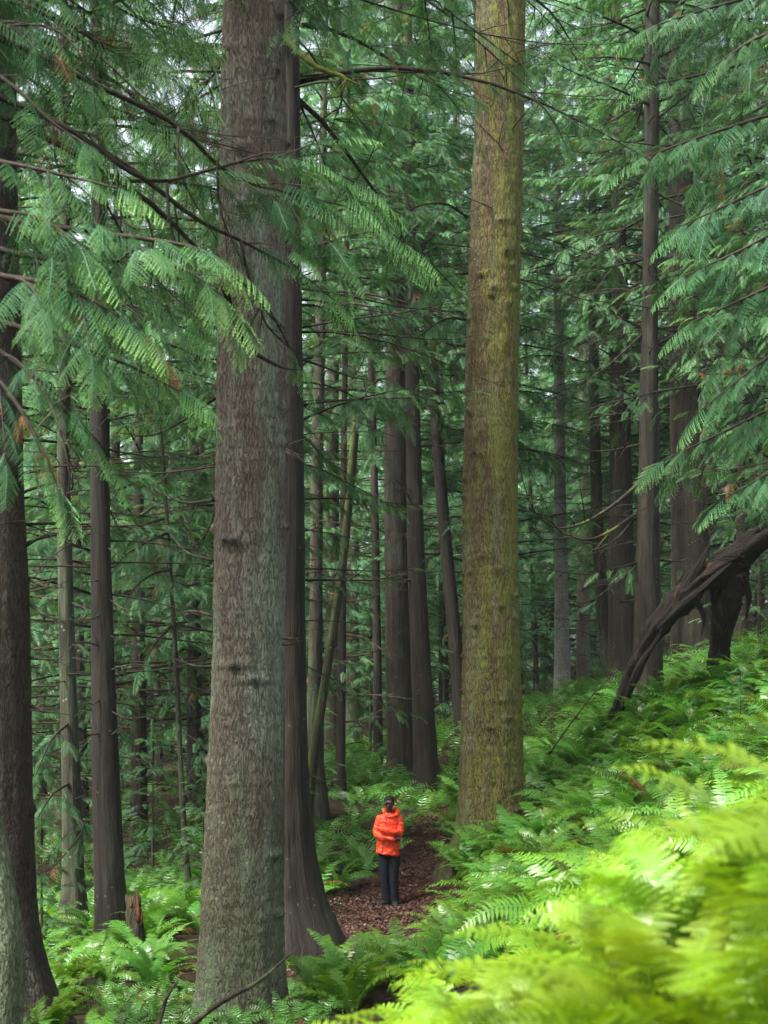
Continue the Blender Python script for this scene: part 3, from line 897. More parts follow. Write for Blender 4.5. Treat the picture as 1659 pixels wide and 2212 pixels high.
N1 = near_tree('cedar just outside the left edge whose light green boughs droop across the big grey fir', -330, 10.5, .28, 51)
N2 = near_tree('cedar just outside the right edge with layered fresh green boughs reaching in', 1990, 14.5, .3, 52)
NB = [  # pts, size, s0, spacing, twigs
    ([(-330, 250, 10.5), (-80, 330, 9.6), (80, 365, 9.3), (262, 408, 9.1)], .42, .4, .10, 2),
    ([(-330, 320, 10.5), (-60, 440, 9.4), (80, 470, 9.2), (190, 540, 9.0)], .46, .4, .09, 3),
    ([(-330, 380, 10.5), (0, 470, 9.7), (230, 505, 9.4), (400, 530, 9.3), (478, 560, 9.3)], .44, .4, .09, 3),
    ([(-330, 420, 10.5), (0, 540, 9.8), (200, 560, 9.6), (380, 575, 9.5), (480, 640, 9.4)], .46, .45, .09, 3),
    ([(-330, 470, 10.5), (-60, 580, 9.3), (90, 610, 9.1), (200, 650, 9.0), (300, 712, 9.0)], .44, .4, .085, 3),
    ([(-330, 600, 10.5), (-80, 760, 9.2), (20, 850, 9.0), (85, 960, 8.9), (130, 1060, 8.9)], .34, .5, .11, 1),
    ([(-330, 560, 10.5), (-40, 680, 9.8), (120, 730, 9.6), (280, 790, 9.6), (395, 850, 9.7)], .40, .45, .12, 2),
    ([(-330, 640, 10.5), (-60, 730, 9.6), (40, 790, 9.5), (130, 860, 9.5), (240, 990, 9.6)], .36, .4, .13, 2),
    ([(-330, 150, 10.5), (-60, 190, 10.3), (150, 280, 10.4), (260, 358, 10.5), (350, 392, 10.7), (520, 350, 11.2), (660, 345, 11.6), (815, 420, 11.8)], .44, .62, .085, 3),
    ([(-330, 60, 10.5), (-60, 60, 10.4), (200, 180, 10.6), (380, 270, 10.9), (500, 380, 11.2), (640, 420, 11.5), (770, 455, 11.6), (880, 530, 11.7)], .46, .6, .08, 4),
    ([(-330, 160, 10.5), (0, 210, 10.6), (260, 350, 10.8), (420, 470, 11.1), (520, 520, 11.3), (640, 585, 11.5), (725, 650, 11.6)], .40, .62, .12, 2),
    ([(-330, 180, 10.5), (0, 250, 10.6), (300, 420, 11), (450, 560, 11.4), (560, 640, 11.8), (620, 740, 12.2), (660, 810, 12.4)], .32, .70, .18, 1),
    ([(480, 610, 11.3), (530, 740, 11.8), (600, 790, 12.), (650, 800, 12.2)], .24, .85, .3, 0),
    # dark upper left mass
    ([(-330, 0, 10.5), (-80, 20, 10.2), (80, 90, 10.4), (220, 190, 10.6)], .46, .25, .10, 4),
    ([(-330, -100, 10.5), (-60, -40, 11.0), (140, 10, 11.6), (300, 60, 12.2)], .46, .25, .10, 4),
    ([(-330, 80, 12.5), (-60, 100, 13.0), (120, 210, 13.6), (300, 330, 14.4)], .46, .25, .11, 4),
    ([(-330, -60, 10.5), (-60, -20, 10.6), (120, 40, 10.8), (260, 120, 11.2), (390, 180, 11.6)], .50, .3, .09, 4),
    ([(-330, -120, 10.5), (0, -80, 11), (160, -30, 11.4), (300, 40, 11.8), (400, 70, 12.2)], .50, .3, .09, 4),
    ([(-330, 10, 10.5), (-60, 60, 10.6), (100, 140, 10.8), (240, 230, 11.0), (400, 290, 11.2)], .46, .3, .10, 4),
    ([(-330, -200, 10.5), (0, -160, 11.2), (200, -110, 12), (360, -20, 12.6), (420, 60, 12.9)], .50, .3, .10, 4),
    ([(-330, 100, 10.5), (-100, 120, 10.3), (20, 180, 10.2), (120, 270, 10.1), (220, 330, 10.1)], .42, .35, .11, 3),
    ([(-330, -20, 11.5), (-60, 40, 12.5), (160, 120, 13.2), (330, 250, 13.8), (440, 420, 14.2)], .46, .35, .11, 4),
    ([(-330, 300, 11.5), (-60, 420, 12.5), (160, 620, 13.2), (300, 760, 13.8), (430, 880, 14.2)], .44, .35, .13, 4),
    ([(-330, 150, 11.5), (-60, 220, 12.5), (160, 340, 13.2), (300, 560, 13.8), (440, 700, 14.2)], .44, .35, .12, 4),
]
for q, (pts, size, s0, spc, tw) in enumerate(NB):
    limb(N1, pts, .030, None, foliage=True, seed=q, s0=s0, spacing=spc * 1.6, size=size * 1.25, droop=.14, twigs=tw, n=18)
for q, pts in enumerate([[(300, 420, 11), (330, 520, 11), (318, 640, 11.1)], [(360, 395, 10.8), (372, 500, 10.8), (430, 640, 11)], [(385, 275, 10.9), (392, 380, 10.9), (470, 520, 11.2)], [(470, 330, 11), (478, 460, 11.1), (540, 600, 11.4)],
                         [(520, 520, 11.3), (545, 620, 11.4), (600, 700, 11.6), (650, 705, 11.7)], [(560, 640, 11.8), (575, 700, 11.9), (640, 760, 12), (700, 770, 12.1)], [(250, 355, 10.5), (262, 470, 10.6), (240, 600, 10.7)], [(150, 280, 10.4), (215, 300, 10.4), (238, 380, 10.4)],
                         [(-40, 60, 10.4), (110, 60, 10.3), (190, 150, 10.3), (210, 260, 10.3)], [(0, -30, 10.8), (180, 90, 10.8), (330, 230, 10.9), (470, 340, 11)], [(430, 170, 12), (400, 220, 12), (420, 300, 12)], [(80, 820, 9.5), (120, 900, 9.4), (150, 1020, 9.4), (140, 1090, 9.4)]]):
    limb(N1, pts, .014, None, 5, seed=q + 500)
RB = [
    ([(1990, -120, 14.5), (1760, -40, 13.8), (1560, 10, 13.5), (1395, 62, 13.4)], .5),
    ([(1990, -30, 14.5), (1780, 30, 13.5), (1640, 80, 13.2), (1545, 140, 13.1)], .5),
    ([(1990, 20, 14.5), (1760, 90, 13.8), (1560, 150, 13.6), (1400, 185, 13.5)], .52),
    ([(1990, 150, 14.5), (1760, 220, 13.6), (1560, 280, 13.3), (1375, 345, 13.2)], .54),
    ([(1990, 260, 14.5), (1780, 350, 13.6), (1620, 420, 13.3), (1468, 490, 13.2)], .52),
    ([(1990, 360, 14.5), (1780, 430, 13.2), (1640, 520, 12.9), (1470, 600, 12.8)], .52),
    ([(1990, 470, 14.5), (1790, 560, 13.6), (1640, 630, 13.3), (1485, 700, 13.2)], .52),
    ([(1990, 580, 14.5), (1790, 680, 13.4), (1660, 770, 13.2), (1515, 885, 13.1)], .52),
    ([(1990, 700, 14.5), (1780, 820, 13.8), (1600, 915, 13.6), (1430, 995, 13.5)], .50),
    ([(1990, 800, 14.5), (1800, 930, 13.4), (1680, 1010, 13.3), (1560, 1080, 13.3)], .46),
    ([(1990, 60, 15.5), (1780, 170, 15.8), (1600, 260, 16), (1500, 400, 16.2)], .54),
    ([(1990, 330, 15.5), (1780, 480, 15.8), (1620, 660, 16), (1540, 800, 16.2)], .54),
    ([(1990, -200, 15.5), (1780, -120, 15.8), (1600, -20, 16), (1480, 90, 16.2)], .54),
    ([(1990, 620, 15.5), (1800, 760, 15.8), (1660, 900, 16), (1570, 990, 16.2)], .5),
]
for q, (pts, size) in enumerate(RB):
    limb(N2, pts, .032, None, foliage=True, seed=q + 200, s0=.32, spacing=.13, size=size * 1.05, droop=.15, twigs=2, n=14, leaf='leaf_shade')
# boughs on middle-distance trees
for q, (th, pts, size, tw) in enumerate([
    (T16, [(365, 1150, 25), (320, 1170, 24), (260, 1210, 23.4), (215, 1290, 23)], .55, 3),
    (T16, [(368, 1230, 25), (330, 1240, 24), (290, 1270, 23.6), (262, 1320, 23.4)], .5, 3),
    (T16, [(360, 1100, 25), (410, 1150, 24), (440, 1230, 23.6)], .5, 3),
    (T16, [(372, 1350, 25), (335, 1390, 24.4), (300, 1450, 24)], .5, 2),
    (T14, [(150, 1560, 22), (110, 1600, 21), (75, 1680, 20.4)], .45, 3),
    (T14, [(152, 1690, 22), (110, 1720, 21), (70, 1790, 20.4)], .45, 3),
    (T14, [(152, 1760, 22), (180, 1790, 21), (120, 1870, 20.4)], .4, 2),
    (T11, [(768, 890, 30), (800, 860, 29.4), (850, 865, 29), (885, 905, 28.8)], .7, 4),
    (T11, [(768, 880, 30), (735, 870, 29.4), (700, 900, 29)], .6, 3),
    (T11, [(770, 880, 30), (820, 820, 29.4), (880, 840, 29)], .7, 3),
    (T11, [(772, 880, 30), (790, 900, 29), (800, 950, 28.6)], .6, 2),
    (T3, [(1378, 1215, 31), (1340, 1225, 30.4), (1290, 1235, 30)], .6, 1),
    (T2, [(1010, 590, 26), (960, 600, 25.4), (900, 640, 25), (850, 700, 24.8)], .6, 4),
    (T2, [(1010, 470, 26), (960, 440, 25.4), (890, 450, 25), (830, 500, 24.8)], .6, 4),
    (T2, [(1008, 690, 26), (960, 690, 25.4), (900, 730, 25)], .6, 3),
    (T3, [(1424, 150, 31), (1480, 220, 30.6), (1530, 330, 30.4)], .6, 3),
    (T4, [(1500, 1000, 37), (1560, 1020, 36), (1640, 1080, 35.4)], .8, 4),
    (T4, [(1500, 900, 37), (1570, 930, 36), (1650, 980, 35.4)], .8, 4),
]):
    limb(th, pts, .03, None, foliage=True, seed=q + 300, s0=.2, spacing=.17, size=size, droop=.45, twigs=tw, n=12, leaf='leaf_mid', tm=T_MID)

# ------------------------------------------------------------------ the forest behind: copies of a few kinds
def kind_trunk(seed, h, r, mat, lean=0.):
    z = np.array([-.4, 0, .5, 2, h * .5, h])
    C = np.stack([lean * z / h, 0 * z, z], -1)
    return trunk_mesh('trunk', C, r * np.array([1.5, 1.25, 1.05, 1, .62, .05]), M[mat], seed, 18, .06, .7, rings=40, rough=.01)


KT = [kind_trunk(61, 30, .26, 'bark_cedar'), kind_trunk(62, 30, .20, 'bark_dark', .8), kind_trunk(63, 30, .32, 'bark_fir'), kind_trunk(64, 30, .15, 'bark_green', -.9), kind_trunk(65, 30, .22, 'bark_dark', -.3)]
gB = np.random.default_rng(77)
spots = []


def try_spot(px, D, cbase, kind, ks, tr=None, rz=None):
    spots.append((px, D, cbase, kind, ks, tr, rz))


# a filled band left, a band beyond the pale trunk, and the deep wood
for px, D, cb in [(20, 24, 6.5), (225, 27, 4.0), (300, 34, 2.6), (420, 36, 2.0), (540, 27, 5.5), (520, 35, 2.5), (180, 36, 2.2), (20, 38, 1.5), (600, 42, 2.5), (-120, 30, 2), (345, 44, 1.2), (90, 45, 1.2), (250, 47, 1.), (440, 50, 1.), (560, 55, 1.2),
                  (860, 46, 5.5), (880, 55, 2.8), (760, 50, 3.0), (960, 52, 3.5), (1060, 46, 5), (700, 57, 1.8), (800, 62, 1.5), (920, 64, 1.6), (1010, 60, 2.2), (1060, 56, 3.5), (1160, 62, 3.0), (1260, 58, 3.6), (1340, 52, 4.4), (1405, 50, 4.2), (1490, 46, 4.5), (1600, 45, 4), (1690, 42, 3), (1780, 38, 2.5),
                  (1220, 68, 2.0), (1120, 70, 1.5), (1320, 66, 2.2), (1420, 64, 2.4), (1540, 60, 2), (1640, 58, 2), (1760, 56, 2), (1050, 42, 11), (1405, 36, 9.0), (1410, 43, 8.0), (1490, 42, 7.5), (870, 44, 9.0), (620, 24, 8.0), (-60, 58, .8), (40, 60, .8), (140, 57, .8), (230, 62, .8), (330, 58, .8), (410, 63, .8), (-160, 52, .8), (1600, 36, 7.5), (1720, 30, 5.5), (1840, 26, 4), (1330, 47, 8.0)]:
    try_spot(px, D, cb, 'c' if D > 44 else 'abe'[gB.integers(3)], gB.uniform(.8, 1.1))
for D in (72, 82, 94, 104, 116):
    w = 2300 / (13 if D < 80 else 12)
    for k_ in range(12):
        try_spot(-300 + (k_ + gB.uniform(.1, .9)) * w, D + gB.uniform(-4, 4), gB.uniform(.3, 1.6), 'cd'[gB.integers(2)], gB.uniform(1.15, 1.5))
where = lambda px: 'left of the big grey fir' if px < 470 else ('behind the person' if px < 1000 else ('behind the mossy fir' if px < 1150 else ('beyond the fern slope' if px < 1450 else 'behind the charred snag')))
for px, D, cb, kind, ks, tr, rz in spots:
    x = (px - HX) / F * D
    b = (x, D, Hs(x, D))
    depth = 'deep in the forest' if D > 66 else ('in the dim middle of the forest' if D > 44 else 'among the nearer trunks')
    form = {'a': 'full drooping', 'b': 'slender thin-twigged', 'c': 'tall hazy', 'd': 'narrow hazy', 'e': 'wide-limbed'}[kind]
    th = thing('conifer', f'{form} conifer {where(px)}, {depth}', 'tree', b, f'{form} conifers {where(px)} {depth}')
    ti = int(gB.integers(len(KT)))
    obj('trunk', KT[ti], th, (0, 0, 0), gB.uniform(0, 6), (.6 + D / 200, .6 + D / 200, (cb + CTOP[kind] * ks) / 30))
    obj('crown', CROWNS[kind], th, (0, 0, cb), gB.uniform(0, 6.28), (ks, ks, ks * gB.uniform(.9, 1.15)))
    TRUNKS.append((x, D, .3))
# unseen trees added around the view to cast shade and cut low light
for x, y, cb, kind, lab in [(-9.8, 7.5, 6, 'a', 'unseen tall cedar added for shade beyond the left picture edge level with the nearest boughs'), (-10.5, 15, 5, 'e', 'unseen wide cedar added for shade beyond the left picture edge behind the mossy trunk foot'),
                            (9.5, 21, 6, 'a', 'unseen tall cedar added for shade beyond the right picture edge above the fern slope'), (11, 28, 5, 'e', 'unseen wide cedar added for shade beyond the right picture edge behind the charred snag')] + [
        (x, y, cb, kind, 'conifer of the same wood added unseen around the viewpoint to cut low light') for x, y, cb, kind in
        [(-14, 21, 2, 'a'), (-17, 28, 1.5, 'c'), (-21, 17, 2, 'd'), (-24, 25, 1, 'c'), (-19, 36, 1, 'd'), (-26, 40, 1, 'c'), (-22, -8, 1, 'c'), (-27, 4, 1, 'c'), (-16, -22, 1, 'c'), (-7, -26, 1, 'd'), (2, -16, 1.5, 'c'), (9, -13, 1, 'd'), (15, -6, 1, 'c'), (18, 3, 1, 'd'), (16, 12, 1.5, 'a'), (21, 20, 1, 'c'), (22, 32, 1, 'd')]]:
    th = thing('conifer', lab, 'tree', (x, y, Hs(x, y)), 'unseen conifers added around the viewpoint' if lab.startswith('conifer') else None)
    obj('trunk', KT[0], th, (0, 0, 0), x, (1, 1, (cb + CTOP[kind]) / 30))
    obj('crown', CROWNS[kind], th, (0, 0, cb), y, 1.1)
# young conifers low in the gaps
for k_, (px, D, s, lab) in enumerate([(90, 18.5, .42, 'small dark young cedar between the two leftmost trunks'), (560, 27, .8, 'young cedar mostly hidden behind the big grey fir'), (330, 28.5, .7, 'young drooping cedar behind the thin sapling stem'),
                                      (440, 24, .5, 'young cedar at the left side of the big grey fir'), (620, 33, .9, 'young cedar in the gap behind the red cedar'), (1600, 26, .35, 'tiny young cedar on the slope above the snag'), (1640, 33, 1.0, 'young cedar crowding the right edge above the snag'), (800, 42, 1.0, 'young cedar in the gap left of the paired trunks'), (960, 45, 1., 'young cedar right of the paired trunks')]):
    x = (px - HX) / F * D
    th = thing('young_cedar', lab, 'tree', (x, D, Hs(x, D)))
    obj('trunk', kind_trunk(90 + k_, 4.3, .04, 'bark_green'), th, sc=s)
    obj('crown', CROWNS['y'], th, (0, 0, .25 * s), k_ * 1.3, s)

# ------------------------------------------------------------------ ferns
def fern_mesh(name, seed, nf, L, mats, npin=30, wid=.13, e0=(55, 82), dead=0, curl=1.0, lady=False):
    gen = np.random.default_rng(seed)
    mb = MB()
    for f in range(nf + dead):
        isdead = f >= nf
        az = f * 2.4 + gen.normal(0, .3)
        l_ = L * gen.uniform(.7, 1.12)
        e = R(gen.uniform(*e0)) if not isdead else R(gen.uniform(5, 25))
        bend = R(gen.uniform(75, 120)) * curl if not isdead else R(gen.uniform(40, 60))
        yaw = gen.normal(0, .35)
        n = 22
        s = np.linspace(0, 1, n)
        ang = e - bend * s ** 1.3
        azs = az + yaw * s ** 1.5
        dl = l_ / (n - 1)
        step = np.stack([np.cos(ang) * np.cos(azs), np.cos(ang) * np.sin(azs), np.sin(ang)], -1) * dl
        P = np.concatenate([[[0, 0, 0]], np.cumsum(step[:-1], 0)]) + np.array([.04 * math.cos(az), .04 * math.sin(az), 0])
        T = norm(np.gradient(P, axis=0))
        Sd = norm(np.stack([-np.sin(azs), np.cos(azs), 0 * azs], -1))
        roll = gen.normal(0, .35)
        Nn = np.cross(T, Sd)
        Sd = Sd * math.cos(roll) + Nn * math.sin(roll)
        Nn = np.cross(T, Sd)
        rn = gen.random()
        m = 1 if isdead else 0
        # rachis
        w = np.interp(s, [0, 1], [.006, .0015])[:, None]
        V = np.concatenate([P - Sd * w, P + Sd * w])
        i_ = np.arange(n - 1)
        mb.add(V, np.stack([i_, i_ + n, i_ + n + 1, i_ + 1], -1), None, m, np.c_[np.full(2 * n, .6), np.full(2 * n, rn)])
        ts = np.linspace(.12, .985, npin)
        pl = wid * l_ * np.interp(ts, [.1, .2, .4, .7, .9, 1], [.55, .85, 1, .72, .34, .08])
        for sd in (-1, 1):
            u = np.clip(ts + gen.normal(0, .004, npin), 0, 1) * (n - 1)
            ii = np.minimum(u.astype(int), n - 2)
            fr = (u - ii)[:, None]
            B = P[ii] * (1 - fr) + P[ii + 1] * fr
            t_, s_, n_ = T[ii], Sd[ii] * sd, Nn[ii]
            ln = (pl * gen.uniform(.9, 1.1, npin))[:, None]
            d = norm(s_ + t_ * gen.uniform(.2, .45) + n_ * gen.normal(.05, .12, (npin, 1)))
            drp = np.array([0, 0, -1.]) * ln * gen.uniform(.1, .3, (npin, 1))
            if not lady:
                hw = ln * .095 + .0025
                a0 = B - t_ * hw * .8
                a1 = B + t_ * hw * .8
                m0 = B + d * ln * .5 - t_ * hw + drp * .25
                m1 = B + d * ln * .5 + t_ * hw + drp * .25
                tp = B + d * ln + t_ * ln * .08 + drp
                V = np.stack([a0, a1, m1, m0, tp], 1).reshape(-1, 3)
                o_ = np.arange(npin)[:, None] * 5
                tipv = np.stack([ts * .5, ts * .5, .25 + ts * .5, .25 + ts * .5, .5 + ts * .5], 1).ravel()
                mb.add(V, o_ + np.array([[0, 1, 2, 3]]), o_ + np.array([[3, 2, 4]]), m, np.c_[tipv, np.full(len(tipv), rn)])
            else:
                nq = 9
                for side2 in (-1, 1):
                    for q in range(nq):
                        f0 = (q + .3) / nq
                        c0 = B + d * ln * f0 + drp * f0 ** 2
                        l2 = ln * .24 * (1 - .8 * f0) + .004
                        dd = norm(t_ * side2 + d * .5)
                        b0 = c0 + d * ln * .5 / nq
                        V = np.stack([c0 - d * ln * .38 / nq, c0 + dd * l2, b0], 1).reshape(-1, 3)
                        o_ = np.arange(npin)[:, None] * 3
                        tipv = np.stack([ts * .4 + .4 * f0, ts * .4 + .4 * f0 + .2, ts * .4 + .4 * f0], 1).ravel()
                        mb.add(V, None, o_ + np.array([[0, 1, 2]]), m, np.c_[tipv, np.full(len(tipv), rn)])
    return mb.mesh(name, mats)


FM = [fern_mesh('sword_fern', 100 + q, 15 + q % 4, 1.0, [M['fern'], M['fern_dead']], 32, .125, dead=[0, 1, 0, 2, 0, 1][q]) for q in range(6)]
FL = [fern_mesh('sword_fern', 120 + q, 16 + q % 3, 1.0, [M['fern_lush'], M['fern_dead']], 32, .125, dead=[0, 1, 1, 0][q]) for q in range(4)]
FB = [fern_mesh('lady_fern', 140 + q, 15, 1.0, [M['fern_bright'], M['fern_dead']], 26, .17, (50, 80), dead=[0, 1, 0, 1][q], lady=True) for q in range(4)]
FF = [fern_mesh('far_fern', 160 + q, 9, 1.0, [M['fern'], M['fern_dead']], 12, .15) for q in range(3)]

gF = np.random.default_rng(9)
cand = []
TR = np.array(TRUNKS)


def scatter(n, pxr, Dr, keep, mind, zone, sc):
    for _ in range(n):
        D = math.sqrt(gF.uniform(Dr[0] ** 2, Dr[1] ** 2))
        px = gF.uniform(*pxr)
        x = (px - HX) / F * D
        if keep and not keep(px, D, x):
            continue
        if path_dist(np.array([x]), np.array([D]))[0] < (.5 if 18.6 < D < 25 and px > 800 else (.22 if D < 26 else .08)):
            continue
        if (np.hypot(TR[:, 0] - x, TR[:, 1] - D) - TR[:, 2] < .22).any():
            continue
        if any((x - c[0]) ** 2 + (D - c[1]) ** 2 < (mind * (1 if c[4] == zone else .6)) ** 2 for c in cand):
            continue
        s = gF.uniform(*sc)
        cand.append((x, D, s, px, zone))


# bright foreground mass at the lower right, then the slope, the left floor, the middle
scatter(900, (640, 2000), (3.0, 6.4), lambda px, D, x: x > -.5 + max(0, (D - 4.2) * .16), .32, 'front', (.5, .82))
scatter(900, (200, 700), (11.2, 15.5), None, .26, 'foot', (.28, .42))
scatter(700, (640, 1200), (13.2, 18.5), None, .52, 'near', (.7, 1.0))
scatter(1500, (960, 1900), (9.5, 24), lambda px, D, x: px > 1150 + max(0, 14 - D) * 40 or D > 19, .6, 'slope', (.95, 1.35))
scatter(2500, (940, 1850), (24, 36), None, .55, 'slope', (.9, 1.3))
scatter(1100, (20, 640), (10.6, 24), lambda px, D, x: (D < 17 or px > 190) and (px < 330 - max(0, 12.5 - D) * 60 or (px > 700 and D < 14)), .55, 'left', (.65, .95))
scatter(900, (1230, 1760), (26, 35), None, .42, 'slope2', (.8, 1.1))
scatter(500, (640, 1010), (21, 40), None, .62, 'mid', (.75, 1.05))
scatter(900, (60, 470), (20, 36), None, .62, 'left', (.7, 1.))
scatter(3500, (560, 1900), (36, 58), None, .62, 'far', (.9, 1.25))
scatter(300, (-100, 600), (30, 50), None, 1.4, 'far', (.8, 1.1))
vis = []
for x, D, s, px, zone in cand:
    z = Hs(x, D)
    if HY - F * (z + s * .75) / D > 2260 or px < -120 - 400 / D * 3:
        continue
    if abs(px - HX) > 840 + F * s * .8 / D:
        continue
    vis.append((s / D, x, D, z, s, px, zone))
vis.sort(key=lambda q: -q[0])
print('ferns', len(vis), {zn: sum(1 for v in vis if v[6] == zn) for zn in ('front', 'near', 'slope', 'left', 'mid', 'far')})
names = {'front': ('lady_fern', 'bright yellow-green fern blurred in the lower right foreground', 'blurred bright foreground ferns'),
         'near': ('sword_fern', 'fresh green sword fern growing between the big grey fir and the path', 'ferns between the big fir and the path'),
         'slope': ('sword_fern', 'glossy green sword fern on the slope right of the mossy fir', 'ferns on the right-hand slope'),
         'foot': ('sword_fern', 'small low fern around the foot of the big grey fir', 'small ferns around the foot of the big fir'),
         'slope2': ('sword_fern', 'sword fern among those around the foot of the charred snag', 'ferns around the snag'),
         'left': ('sword_fern', 'sword fern on the shaded floor left of the big grey fir', 'ferns left of the big grey fir'),
         'mid': ('sword_fern', 'blue-green sword fern behind the person beside the path', 'ferns behind the person'),
         'far': ('sword_fern', 'small sword fern on the far forest floor', 'ferns far back')}
for q, (_, x, D, z, s, px, zone) in enumerate(vis[:300]):
    nm, lab, grp = names[zone]
    if zone == 'front':
        me = FB[gF.integers(4)]
    elif zone in ('near',) or (zone == 'left' and gF.random() < .3):
        me = FL[gF.integers(4)]
    else:
        me = (FL[gF.integers(4)] if gF.random() < (.5 if D < 24 else .25) else FM[gF.integers(6)])
    o = obj(nm, me, None, (x, D, z - .03), gF.uniform(0, 6.28), s)
    o.rotation_euler = (gF.normal(0, .1), gF.normal(0, .1), gF.uniform(0, 6.28))
    tag(o, lab, 'fern', grp)
# the small remaining ones as one cover
if len(vis) > 300:
    def raw(me):
        V = np.empty(len(me.vertices) * 3)
        me.vertices.foreach_get('co', V)
        a = np.empty(len(me.vertices) * 4, np.float32)
        me.attributes['leafvar'].data.foreach_get('color', a)
        Ts, Qs = [], []
        for p_ in me.polygons:
            (Qs if len(p_.vertices) == 4 else Ts).append(tuple(p_.vertices))
        return V.reshape(-1, 3), np.array(Qs), np.array(Ts), a.reshape(-1, 4)[:, :2]
    rw = [raw(m_) for m_ in FF]
    mb = MB()
    for _, x, D, z, s, px, zone in vis[300:]:
        V, Qd, T, a = rw[gF.integers(3)]
        an = gF.uniform(0, 6.28)
        c_, s_ = math.cos(an), math.sin(an)
        W = np.stack([V[:, 0] * c_ - V[:, 1] * s_, V[:, 0] * s_ + V[:, 1] * c_, V[:, 2]], -1) * s + np.array([x, D, z - .03])
        mb.add(W, Qd, T, 0, a)
    o = mb.build('fern_cover', [M['fern'], M['fern_dead']])
    o['kind'] = 'stuff'
    tag(o, 'dense cover of small green ferns on the far forest floor', 'fern cover')

# ------------------------------------------------------------------ leaf litter on the path and bank
gL = np.random.default_rng(4)
n = 30000
i_ = gL.integers(0, 139, n)
off = gL.normal(0, .62, n)
x = pc[i_, 0] + nr[i_, 0] * off * pc[i_, 2] * 1.25 + gL.normal(0, .12, n)
y = pc[i_, 1] + nr[i_, 1] * off * pc[i_, 2] * 1.25 + gL.normal(0, .12, n)
z = H(x, y) + .016 + gL.random(n) * .016
sz = gL.uniform(.012, .034, n)
az = gL.uniform(0, 6.28, n)
d = np.stack([np.cos(az), np.sin(az), gL.normal(0, .35, n)], -1) * sz[:, None]
e = np.stack([-np.sin(az), np.cos(az), gL.normal(0, .45, n)], -1) * sz[:, None] * .6
c = np.stack([x, y, z], -1)
V = np.stack([c - d, c + e + [0, 0, .008], c + d, c - e + [0, 0, .008]], 1).reshape(-1, 3)
a = np.repeat(np.stack([gL.random(n), gL.random(n)], -1), 4, 0)
mb = MB()
mb.add(V, np.arange(4 * n).reshape(-1, 4), None, 0, a)
o = mb.build('leaf_litter', M['litter'], smooth=False)
o['kind'] = 'stuff'
tag(o, 'reddish brown fallen leaves littering the path', 'leaf litter')

# ------------------------------------------------------------------ dead wood
def wood_thing(name, label, cat, specs, mat, seed, k=18, wob=.06, sub=26, group=None, amp=.25):
    """specs: list of polylines [(px, py, D, width px), ...]; all become one piece"""
    gen = np.random.default_rng(seed)
    mb = MB()
    base = at(*specs[0][0][:3])
    for pts in specs:
        P = catmull([at(*q[:3]) for q in pts], sub) - base
        rr = np.interp(np.linspace(0, 1, sub), np.linspace(0, 1, len(pts)), [q[3] * (.78 if amp > .5 else 1) / 2 / F * q[2] for q in pts])
        lump = 1 + .10 * np.sin(np.linalg.norm(np.diff(P, axis=0, prepend=P[:1]), axis=1).cumsum() * 2.3 + seed)
        V, Qd, T, uv = tube(P, rr * lump, k, True, wob, gen)
        ce = np.repeat(P, k, 0)
        off = V[:sub * k] - ce
        th_ = np.tile(np.arange(k) / k * 2 * math.pi, sub)
        le = np.repeat(np.linalg.norm(np.diff(P, axis=0, prepend=P[:1]), axis=1).cumsum(), k)
        f = np.array([1 + amp * (.45 * abs(mnoise.noise(Vector((math.cos(a_) * 8, math.sin(a_) * 8, l_ * .7 + 3)))) + .75 * mnoise.noise(Vector((math.cos(a_) * 1.6, math.sin(a_) * 1.6, l_ * 1.3 + seed))) + .5 * abs(mnoise.noise(Vector((math.cos(a_) * 4, math.sin(a_) * 4, l_ * .8 + 7 + seed))))) for a_, l_ in zip(th_, le)])
        V[:sub * k] = ce + off * f[:, None]
        mb.add(V, Qd, T, 0, uv=uv)
    o = mb.build(name, mat, loc=base)
    tag(o, label, cat, group)
    return o


wood_thing('leaning_snag', 'charred black broken log leaning up to the right out of the ferns', 'dead tree',
           [[(1308, 1592, 29.5, 24), (1325, 1550, 29.45, 32), (1340, 1512, 29.4, 28), (1366, 1455, 29.35, 40), (1392, 1400, 29.3, 34), (1422, 1352, 29.2, 48), (1446, 1322, 29.1, 44), (1480, 1290, 29.05, 62), (1510, 1258, 29, 54), (1545, 1236, 28.9, 70), (1575, 1212, 28.8, 62), (1610, 1190, 28.6, 50), (1640, 1165, 28.4, 54), (1690, 1138, 28.2, 40), (1760, 1100, 28, 26)],
            [(1542, 1495, 29.8, 40), (1545, 1440, 29.7, 52), (1552, 1400, 29.6, 44), (1560, 1350, 29.4, 56), (1572, 1300, 29.2, 66), (1585, 1250, 29, 62), (1600, 1205, 28.8, 40)],
            [(1455, 1320, 29, 30), (1492, 1252, 28.9, 24), (1515, 1215, 28.85, 18), (1532, 1178, 28.8, 5)], [(1600, 1200, 28.5, 30), (1632, 1152, 28.3, 18), (1655, 1128, 28.2, 4)],
            [(1420, 1360, 28.9, 12), (1470, 1312, 28.7, 16), (1540, 1250, 28.5, 12), (1580, 1215, 28.5, 3)], [(1340, 1530, 29.1, 8), (1380, 1440, 29., 14), (1420, 1380, 28.9, 9), (1436, 1340, 28.8, 2)],
            [(1500, 1290, 28.7, 16), (1520, 1330, 28.8, 12), (1516, 1372, 28.9, 3)], [(1600, 1240, 28.6, 22), (1618, 1290, 28.8, 14), (1610, 1340, 29, 3)], [(1560, 1470, 29.7, 16), (1584, 1490, 29.6, 12), (1600, 1515, 29.5, 4)], [(1536, 1460, 29.7, 16), (1518, 1490, 29.6, 10), (1512, 1515, 29.5, 4)]], M['snag'], 3, 44, .04, 80, None, .85)
th = thing('broken_stump', 'short broken stump with a red splinter, foot of the dark red trunk', 'stump', at(295, 2055, 18.6))
